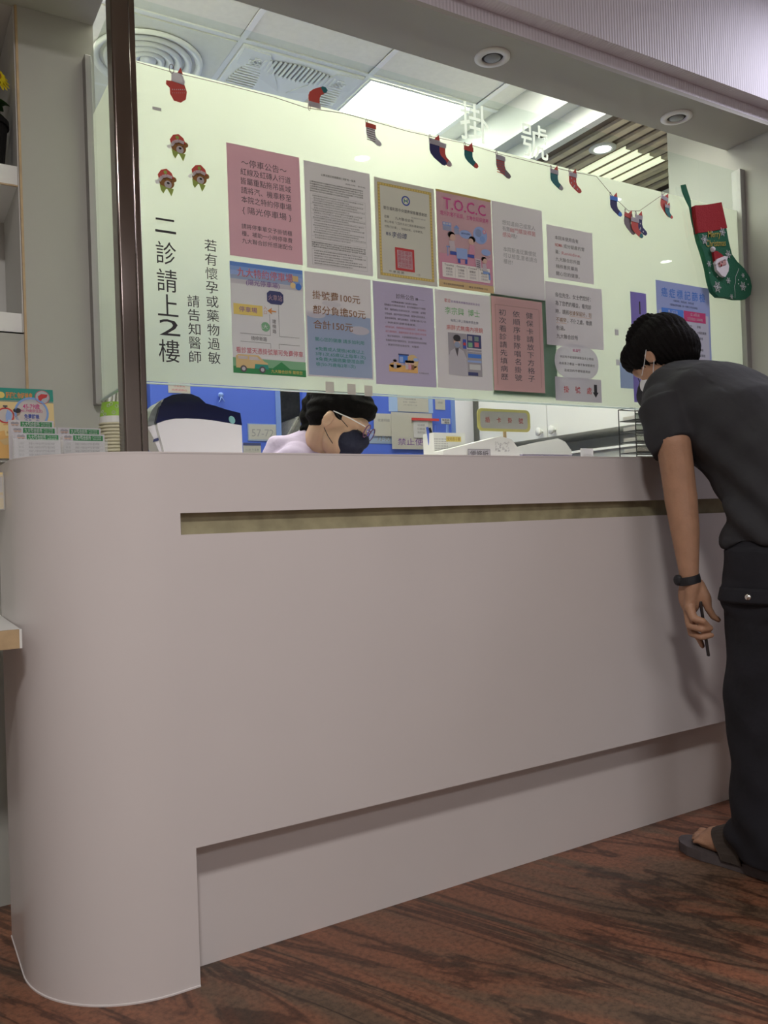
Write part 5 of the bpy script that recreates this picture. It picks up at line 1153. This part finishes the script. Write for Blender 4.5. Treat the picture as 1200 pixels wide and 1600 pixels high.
# hips and legs under the clothes
sk += [('c', V(1.5, -.12, 1.27), .09, V(1.5, -.33, 1.10), .10), ('c', V(1.5, -.33, 1.10), .10, V(1.5, -.39, .93), .11), ('c', V(1.42, -.38, .88), .08, V(1.395, -.345, .48), .05), ('c', V(1.395, -.345, .48), .05, V(1.40, -.36, .10), .034),
       ('c', V(1.58, -.39, .88), .08, V(1.60, -.40, .48), .05), ('c', V(1.60, -.40, .48), .05, V(1.61, -.42, .10), .034)]
def foot(hx, hy, tx, ty):
    a = V(hx, hy, 0); d = (V(tx, ty, 0) - a); L = d.length; d = d.normalized(); n = V(-d.y, d.x, 0); z0 = .030
    pr = [('c', a + d * .02 + V(0, 0, z0 + .028), .030, a + d * .09 + V(0, 0, z0 + .040), .034), ('c', a + d * .05 + V(0, 0, z0 + .06), .036, a + d * .17 + V(0, 0, z0 + .025), .030),
          ('c', a + d * .15 + n * .018 + V(0, 0, z0 + .022), .026, a + d * .19 + n * .018 + V(0, 0, z0 + .016), .020), ('c', a + d * .15 - n * .018 + V(0, 0, z0 + .020), .024, a + d * .20 - n * .018 + V(0, 0, z0 + .016), .020)]
    return pr, a, d, n
def toes(a, d, n, side, L=.25):
    out = []
    for i, (off, ln, r) in enumerate(((-.033, L, .0120), (-.011, L - .003, .0075), (.006, L - .010, .0070), (.022, L - .020, .0068), (.037, L - .034, .0065))):
        b0_ = a + d * (ln - .05) + n * off * side + V(0, 0, .046); out += [('c', b0_, r * 1.0, a + d * (ln - .018) + n * off * side + V(0, 0, .046), r), ('c', a + d * (ln - .018) + n * off * side + V(0, 0, .046), r, a + d * (ln - r) + n * off * side + V(0, 0, .041), r * .85)]
    return out
F1, a1, d1, n1 = foot(1.415, -.365, 1.400, -.135)
F2, a2, d2, n2 = foot(1.61, -.44, 1.64, -.20)
sk += F1 + toes(a1, d1, n1, 1) + F2 + toes(a2, d2, n2, -1)
body = blob('body', sk, M_skin_m, MN, .0042, 3)
# trousers
def leg_secs(cx_, cy_, cx2, cy2, w):
    return [ring(V(cx_, cy_, .86), V(.098, 0, 0), V(0, .108, 0)), ring(V(cx_, cy_, .78), V(.100, 0, 0), V(0, .108, 0)), ring(V(cx_ * .6 + cx2 * .4, cy_ * .6 + cy2 * .4, .62), V(.092, 0, 0), V(0, .098, 0)), ring(V(cx2, cy2, .47), V(.088, 0, 0), V(0, .092, 0)),
            ring(V(cx2, cy2, .30), V(.082, 0, 0), V(0, .085, 0)), ring(V(cx2, cy2 - .005, .15), V(.084, 0, 0), V(0, .090, 0)), ring(V(cx2, cy2 - .01, .085), V(.080, 0, 0), V(0, .095, 0)), ring(V(cx2, cy2 - .01, .045), V(.070, 0, 0), V(0, .092, 0))]
tp = [('l', [ring(V(1.5, -.39, 1.0), V(.155, 0, 0), V(0, .115, 0)), ring(V(1.5, -.39, .93), V(.155, 0, 0), V(0, .112, 0)), ring(V(1.5, -.385, .86), V(.175, 0, 0), V(0, .126, 0)), ring(V(1.5, -.385, .79), V(.16, 0, 0), V(0, .11, 0))]),
      ('l', leg_secs(1.412, -.385, 1.405, -.360, 0)), ('l', leg_secs(1.595, -.39, 1.60, -.41, 0)), ('e', V(1.33, -.385, .735), (.022, .085, .075)), ('e', V(1.405, -.345, .10), (.078, .105, .055)), ('e', V(1.605, -.42, .10), (.078, .105, .05))]
def tdisp(co):
    return .004 * math.sin(co.z * 46 + 2.4 * math.sin(co.x * 21 + co.y * 17)) * (.4 + 1.2 * max(0, .35 - co.z)) + .003 * math.sin(co.z * 23 + co.y * 30)
blob('trousers', tp, M_trou, MN, .006, 5, disp=tdisp)
b = blob('pocket_flap', [('l', [ring(V(1.352, -.385, .762), V(.050, 0, 0), V(0, .092, 0)), ring(V(1.350, -.385, .728), V(.056, 0, 0), V(0, .098, 0)), ring(V(1.350, -.385, .722), V(.048, 0, 0), V(0, .090, 0))])], M_trou, MN, .004, 3)
sp = V(*(1.2286, -0.4137, 0.7148))
sb = MB(); sd_ = (V(-.5407, -1.723, .97) - V(1.3, -.40, .75)).normalized()
bx_ = V(1.297, -.405, .742); sb.lathe([(.0, .004), (.006, .003), (.0085, 0), (.0085, -.004)], bx_, M_metal, 16, (-1, -.35, 0)); o = sb.build('snap_button', MN, smooth=True); o['label'] = 'shiny metal snap button'
# shirt
def vy(y, z, r): return V(0, y, z).normalized() * r
sp_ = [('l', [ring(V(1.5, -.385, .872), V(.182, 0, 0), vy(-1, .05, .136)), ring(V(1.5, -.385, .93), V(.180, 0, 0), vy(-1, .1, .134)), ring(V(1.5, -.375, 1.01), V(.165, 0, 0), vy(-.95, .3, .125)), ring(V(1.5, -.335, 1.10), V(.168, 0, 0), vy(-.85, .5, .135)),
              ring(V(1.5, -.265, 1.185), V(.178, 0, 0), vy(-.68, .72, .145)), ring(V(1.5, -.165, 1.255), V(.198, 0, 0), vy(-.45, .89, .140)), ring(V(1.5, -.075, 1.295), V(.185, 0, 0), vy(-.35, .94, .112)), ring(V(1.5, -.015, 1.318), V(.098, 0, 0), vy(-.3, .95, .080)), ring(V(1.498, .012, 1.328), V(.082, 0, 0), vy(-.35, .95, .074)), ring(V(1.496, .030, 1.345), V(.070, 0, 0), vy(-.5, .86, .066)), ring(V(1.495, .036, 1.350), V(.066, 0, 0), vy(-.5, .86, .062))])]
def sleeve(p0, p1, r0, r1):
    d = (p1 - p0).normalized(); ax_ = V(1, 0, 0) - d * d.x; ax_.normalize(); o_ = d.cross(ax_); S = []
    for i in range(7):
        t_ = i / 6; r = r0 + (r1 - r0) * t_; c = p0.lerp(p1, t_); S.append(ring(c, ax_ * r * .92, o_ * r * 1.08 + (d * -.018 if i == 6 else V(0, 0, 0))))
    return [('c', p0 + V(.035 if p0.x < 1.5 else -.035, -.02, .0), .070, p0 + d * .03, r0 * .96), ('l', S)]
sp_ += sleeve(sh + V(.006, -.012, 0), V(*(1.3082, -0.1854, 1.1309)), .068, .0575)
sp_ += [('e', sh + V(.012, -.006, 0), (.062, .064, .066))]
sp_ += sleeve(rs, rs.lerp(re, .62), .074, .060)
def sdisp(co):
    t_ = max(0, min(1, (1.22 - co.z) / .25)); fo_ = math.sin((co.z * .75 - co.y * .66) * 75 + 1.5 * math.sin(co.x * 14))
    return .0085 * t_ * fo_ + .0022 * math.sin(co.y * 42 + co.z * 18 + 2 * math.sin(co.x * 9)) + (.002 * math.sin(co.z * 60 + co.y * 40) if co.x < 1.36 else 0)
blob('t_shirt', sp_, M_shirt, MN, .0055, 7, disp=sdisp)
# hair
hm = mx(s, f, u)
hp = [('e', q(-.028, .032), (.088, .098, .088), hm), ('e', q(-.050, -.008), (.084, .072, .080), hm), ('e', q(.030, .062), (.080, .066, .046), hm), ('e', q(-.055, -.050), (.060, .045, .045), hm), ('e', q(.008, .034, .052), (.030, .055, .045), hm), ('e', q(.008, .034, -.052), (.030, .055, .045), hm), ('e', q(.050, .040, .022), (.050, .040, .038), hm), ('e', q(-.012, .098, .048), (.036, .055, .026), hm), ('e', q(-.030, .094, -.034), (.042, .060, .030), hm)]
def hd(co):
    p = co - C; a_ = math.atan2(p.dot(s), p.dot(f) + .02); return .0016 * math.sin(a_ * 34 + 3 * math.sin(p.dot(u) * 30)) + .001 * math.sin(a_ * 71 + p.dot(u) * 60)
blob('hair', hp, M_hair, MN, .0036, 3, disp=hd)
blob('face_mask', [('e', q(.066, -.052), (.058, .044, .052), hm), ('e', q(.098, -.040), (.020, .016, .022), hm)], M_mask_w, MN, .003, 3)
b = MB(); b.tube([q(-.020, .000, -.084), q(.02, -.018, -.074), q(.050, -.028, -.066)], .0011, M_mask_w, 5); b.tube([q(-.014, -.044, -.082), q(.02, -.060, -.070), q(.045, -.070, -.055)], .0011, M_mask_w, 5); b.build('mask_strap', MN)
b = MB()
for g in (-1, 1): b.tube([q(.083, -.004, .014 * g), q(.086, -.008, .026 * g), q(.076, -.004, .040 * g)], .0014, M_black, 5)
b.build('eyelashes', MN, smooth=True)
# wrist band
t0 = V(*(1.2931, -0.1965, 0.7756)); wc = V(*(1.3185, -0.2116, 0.7763)); axw = (V(*(1.3158, -0.2102, 0.7903)) - V(*(1.3223, -0.2137, 0.7536))).normalized()
b = MB(); b.lathe([(.0255, -.011), (.0300, -.011), (.0305, 0), (.0300, .011), (.0255, .011), (.0255, -.011)], wc, M_band, 36, axw); b.build('wrist_band', MN, smooth=False, bevel=.001)
b = MB(); cc = wc + (t0 - wc).normalized() * .030; b.ball(cc, (.008, .014, .015), M_band); b.build('watch_case', MN, smooth=True)
# slippers
def slipper(a, d, n, lab):
    prof = [(-.015, .030), (.0, .038), (.06, .040), (.12, .044), (.18, .053), (.225, .052), (.255, .040), (.275, .018), (.280, 0)]
    pts = [(x_, w_) for x_, w_ in prof] + [(x_, -w_) for x_, w_ in prof[-2::-1]]
    b = MB(); b.prism(pts, lambda uu, vv, w_: a + d * uu + n * vv + V(0, 0, .001 + w_ + .006 * max(0, uu - .2) * 10 * .3), .026, M_sole); sl_ = b.build('slipper', MN, bevel=.006)
    sl_['label'] = lab
    b = MB(); N2 = 20; vs = []
    for i in range(N2 + 1):
        th = math.pi * i / N2
        for (uu, hh, ww) in ((.062, .088, .044), (.118, .060, .050)):
            for o_ in (0, .0035): vs.append(a + d * (uu + .052 * math.sin(th)) + n * (math.cos(th) * (ww + o_)) + V(0, 0, .022 + math.sin(th) ** .75 * (hh + o_)))
    fs = []
    for i in range(N2):
        k_ = i * 4; b_ = (i + 1) * 4
        for (x_, y_) in ((0, 1), (1, 3), (3, 2), (2, 0)): fs.append((k_ + x_, k_ + y_, b_ + y_, b_ + x_))
    b.add(vs, fs, M_strap); o = b.build('strap', MN)
    o.parent = sl_
slipper(a1, d1, n1, 'grey slipper with a brown strap'); slipper(a2, d2, n2, 'grey slipper with a brown strap')
# phone
ph = thing('mobile_phone', 'slim dark phone held edge-on in the bending man\'s hanging hand', 'phone', (1.3508, -0.2298, 0.6449))
pc = V(*(1.3508, -0.2298, 0.6449)); up_ = (V(*(1.3423, -0.2254, 0.7198)) - V(*(1.3577, -0.2332, 0.5683))).normalized(); dp = (pc - V(-.5407, -1.723, .97)).normalized(); dp = (dp - up_ * dp.dot(up_)).normalized(); nn = up_.cross(dp).normalized()
mt = Matrix(((dp.x, nn.x, up_.x, pc.x), (dp.y, nn.y, up_.y, pc.y), (dp.z, nn.z, up_.z, pc.z), (0, 0, 0, 1)))
b = MB(); b.box(-.022, .045, -.0038, .0038, -.075, .075, M_phone, mt); b.build('phone_body', ph, bevel=.003)
b = MB(); b.box(-.020, .043, .0038, .0046, -.073, .073, M_navy, mt); b.build('screen', ph)

# ---- woman behind the glass
WN = thing('person', 'woman with a ponytail, glasses, navy mask and lilac top looking down behind the counter', 'person', (.62, .80, 0))
RX, RY, RZ = V(*R_[0]), V(*R_[1]), V(*R_[2])
C = V(*(0.6933, 0.5886, 1.2853)); f, u, s = axes(RX * .85 + RY * .46 - RZ * .22, RX * .46 - RY * .85)
KW = 1.0
q = lambda a, b_, c=0: C + f * a + u * b_ + s * c
near = -1 if s.dot(RZ) > 0 else 1
hm = mx(s, f, u)
sk = head_prims(C, f, u, s, 1.0)
nb = V(*(0.6442, 0.6889, 1.18))
sk += [('c', q(-.035, -.045), .048, nb, .052)]
chest = V(*(0.6168, 0.7762, 1.0644)); belly = V(*(0.5952, 0.861, 0.8309)); hip = V(*(0.5904, 0.9125, 0.5999))
sk += [('c', nb, .055, chest, .085), ('c', chest, .085, belly, .085), ('c', belly, .085, hip, .10)]
lsh = V(*(0.5602, 0.6461, 1.1556)); le = V(*(0.6723, 0.7212, 0.8933)); lw = V(*(0.9197, 0.8185, 0.836)); rsh = V(*(0.7696, 0.8702, 1.1737)); re_ = V(*(0.8293, 0.8372, 0.8851)); rw_ = V(*(1.0346, 0.9248, 0.8037))
for (a, e, w_) in ((lsh, le, lw), (rsh, re_, rw_)):
    sk += [('c', a, .045, e, .036), ('c', e, .036, w_, .023), ('e', w_ + RX * .045, (.04, .03, .018))]
    for i in range(4): sk += [('c', w_ + RX * .06 + RZ * (.026 - .017 * i), .009, w_ + RX * .105 + RZ * (.026 - .017 * i) + RY * .006, .008), ('c', w_ + RX * .105 + RZ * (.026 - .017 * i) + RY * .006, .008, w_ + RX * .125 + RZ * (.026 - .017 * i) + RY * .018, .007)]
    sk += [('c', w_ + RX * .02 - RZ * .02, .011, w_ + RX * .06 - RZ * .045, .009)]
for g in (-.08, .08):
    hx = hip + V(g, 0, 0); sk += [('c', hx, .08, V(hx.x, hx.y + .0, .45), .05), ('c', V(hx.x, hx.y, .45), .05, V(hx.x, hx.y, .08), .035), ('c', V(hx.x, hx.y + .03, .036), .034, V(hx.x + .05, hx.y - .13, .030), .028)]
blob('body', sk, M_skin_w, WN, .0042, 3)
us = RX
tw = [('l', [ring(V(*(0.6436, 0.7007, 1.1934)), RX * .052, RZ * .060), ring(V(*(0.626, 0.7231, 1.1743)), RX * .095 + RY * .02, RZ * .145), ring(V(*(0.6015, 0.7731, 1.1234)), RX * .105, RZ * .185), ring(chest, RX * .11, RZ * .18), ring(belly, RX * .105, RZ * .155), ring(hip, RX * .12, RZ * .17), ring(hip + V(0, 0, -.08), RX * .125, RZ * .175)]),
      ('e', V(*(0.5908, 0.744, 1.1924)), (.085, .10, .062)), ('c', lsh, .064, lsh.lerp(le, .75), .054), ('c', rsh, .064, rsh.lerp(re_, .75), .054), ('c', V(*(0.5476, 0.7232, 1.1902)), .060, V(*(0.6154, 0.6824, 1.2243)), .040), ('c', V(*(0.6523, 0.8002, 1.215)), .055, V(*(0.7157, 0.7858, 1.1886)), .055)]
blob('lilac_top', tw, M_lilac, WN, .0055, 5, disp=lambda co: .0035 * math.sin(co.z * 70 + co.x * 50 + 2 * math.sin(co.y * 20)))
tr = [('l', [ring(hip + V(0, 0, .02), RX * .118, RZ * .165), ring(hip + V(0, 0, -.10), RX * .12, RZ * .17)])]
for g in (-.08, .08):
    hx = hip + V(g, 0, 0); tr.append(('l', [ring(hx + V(0, 0, -.02), V(.09, 0, 0), V(0, .095, 0)), ring(V(hx.x, hx.y, .45), V(.07, 0, 0), V(0, .075, 0)), ring(V(hx.x, hx.y, .06), V(.06, 0, 0), V(0, .065, 0))]))
blob('trousers', tr, M_trou, WN, .008, 4)
hp = [('e', q(-.022, .040), (.084, .102, .086), hm), ('e', q(-.055, .010), (.078, .062, .075), hm), ('e', q(.028, .066), (.074, .066, .045), hm), ('e', q(-.045, -.030), (.050, .040, .040), hm),
      ('c', q(-.10, .085), .036, V(*(0.6361, 0.6689, 1.3424)), .034), ('c', V(*(0.6361, 0.6689, 1.3424)), .034, V(*(0.6261, 0.6753, 1.2957)), .030), ('c', V(*(0.6261, 0.6753, 1.2957)), .028, V(*(0.6285, 0.651, 1.2521)), .020), ('c', V(*(0.6285, 0.651, 1.2521)), .020, V(*(0.6354, 0.6355, 1.2201)), .008), ('c', V(*(0.6205, 0.6787, 1.2856)), .018, V(*(0.6015, 0.6787, 1.2605)), .007)]
blob('hair', hp, M_hair, WN, .004, 3, disp=lambda co: .0022 * math.sin((co - C).dot(u) * 170 + 3 * math.sin((co - C).dot(f) * 40)))
blob('face_mask', [('e', q(.060, -.046), (.062, .052, .050), hm), ('e', q(.096, -.028), (.024, .024, .026), hm), ('e', q(.075, -.085), (.040, .032, .026), hm)], M_mask_d, WN, .003, 2)
b = MB()
for g in (-1, 1):
    b.tube([q(-.004, .012, .078 * g), q(.022, .000, .071 * g), q(.052, -.012, .058 * g)], .0012, M_black, 5); b.tube([q(-.010, -.048, .074 * g), q(.012, -.066, .062 * g), q(.032, -.078, .052 * g)], .0012, M_black, 5)
b.build('mask_strap', WN)
gl = MB(); gb = MB()
for g in (-1, 1):
    c_ = q(.104, .006, .033 * g)
    gb.tube([c_ + (s * math.cos(a * .449) * .024 + u * math.sin(a * .449) * .021) for a in range(15)], .0018, M_purple, 6)
    gl.lathe([(.0225, 0), (0, .001)], c_, M_lens, 20, f)
gb.tube([q(.104, .010, -.009), q(.108, .014, 0), q(.104, .010, .009)], .0015, M_purple, 6); gb.build('glasses_frame', WN)['label'] = 'purple glasses frame'; gl.build('glasses_lenses', WN)
b = MB()
for g in (-1, 1): b.tube([q(.100, .014, .056 * g), q(.05, .014, .074 * g), q(-.006, .010, .081 * g)], .0017, M_devwhite, 6)
b.build('glasses_temples', WN)
b = MB()
for g in (-1, 1): b.tube([q(.086, -.004, .015 * g), q(.088, -.009, .028 * g), q(.078, -.004, .043 * g)], .0014, M_black, 5)
b.build('eyelashes', WN, smooth=True)
# thin strap of loose hair by the temple
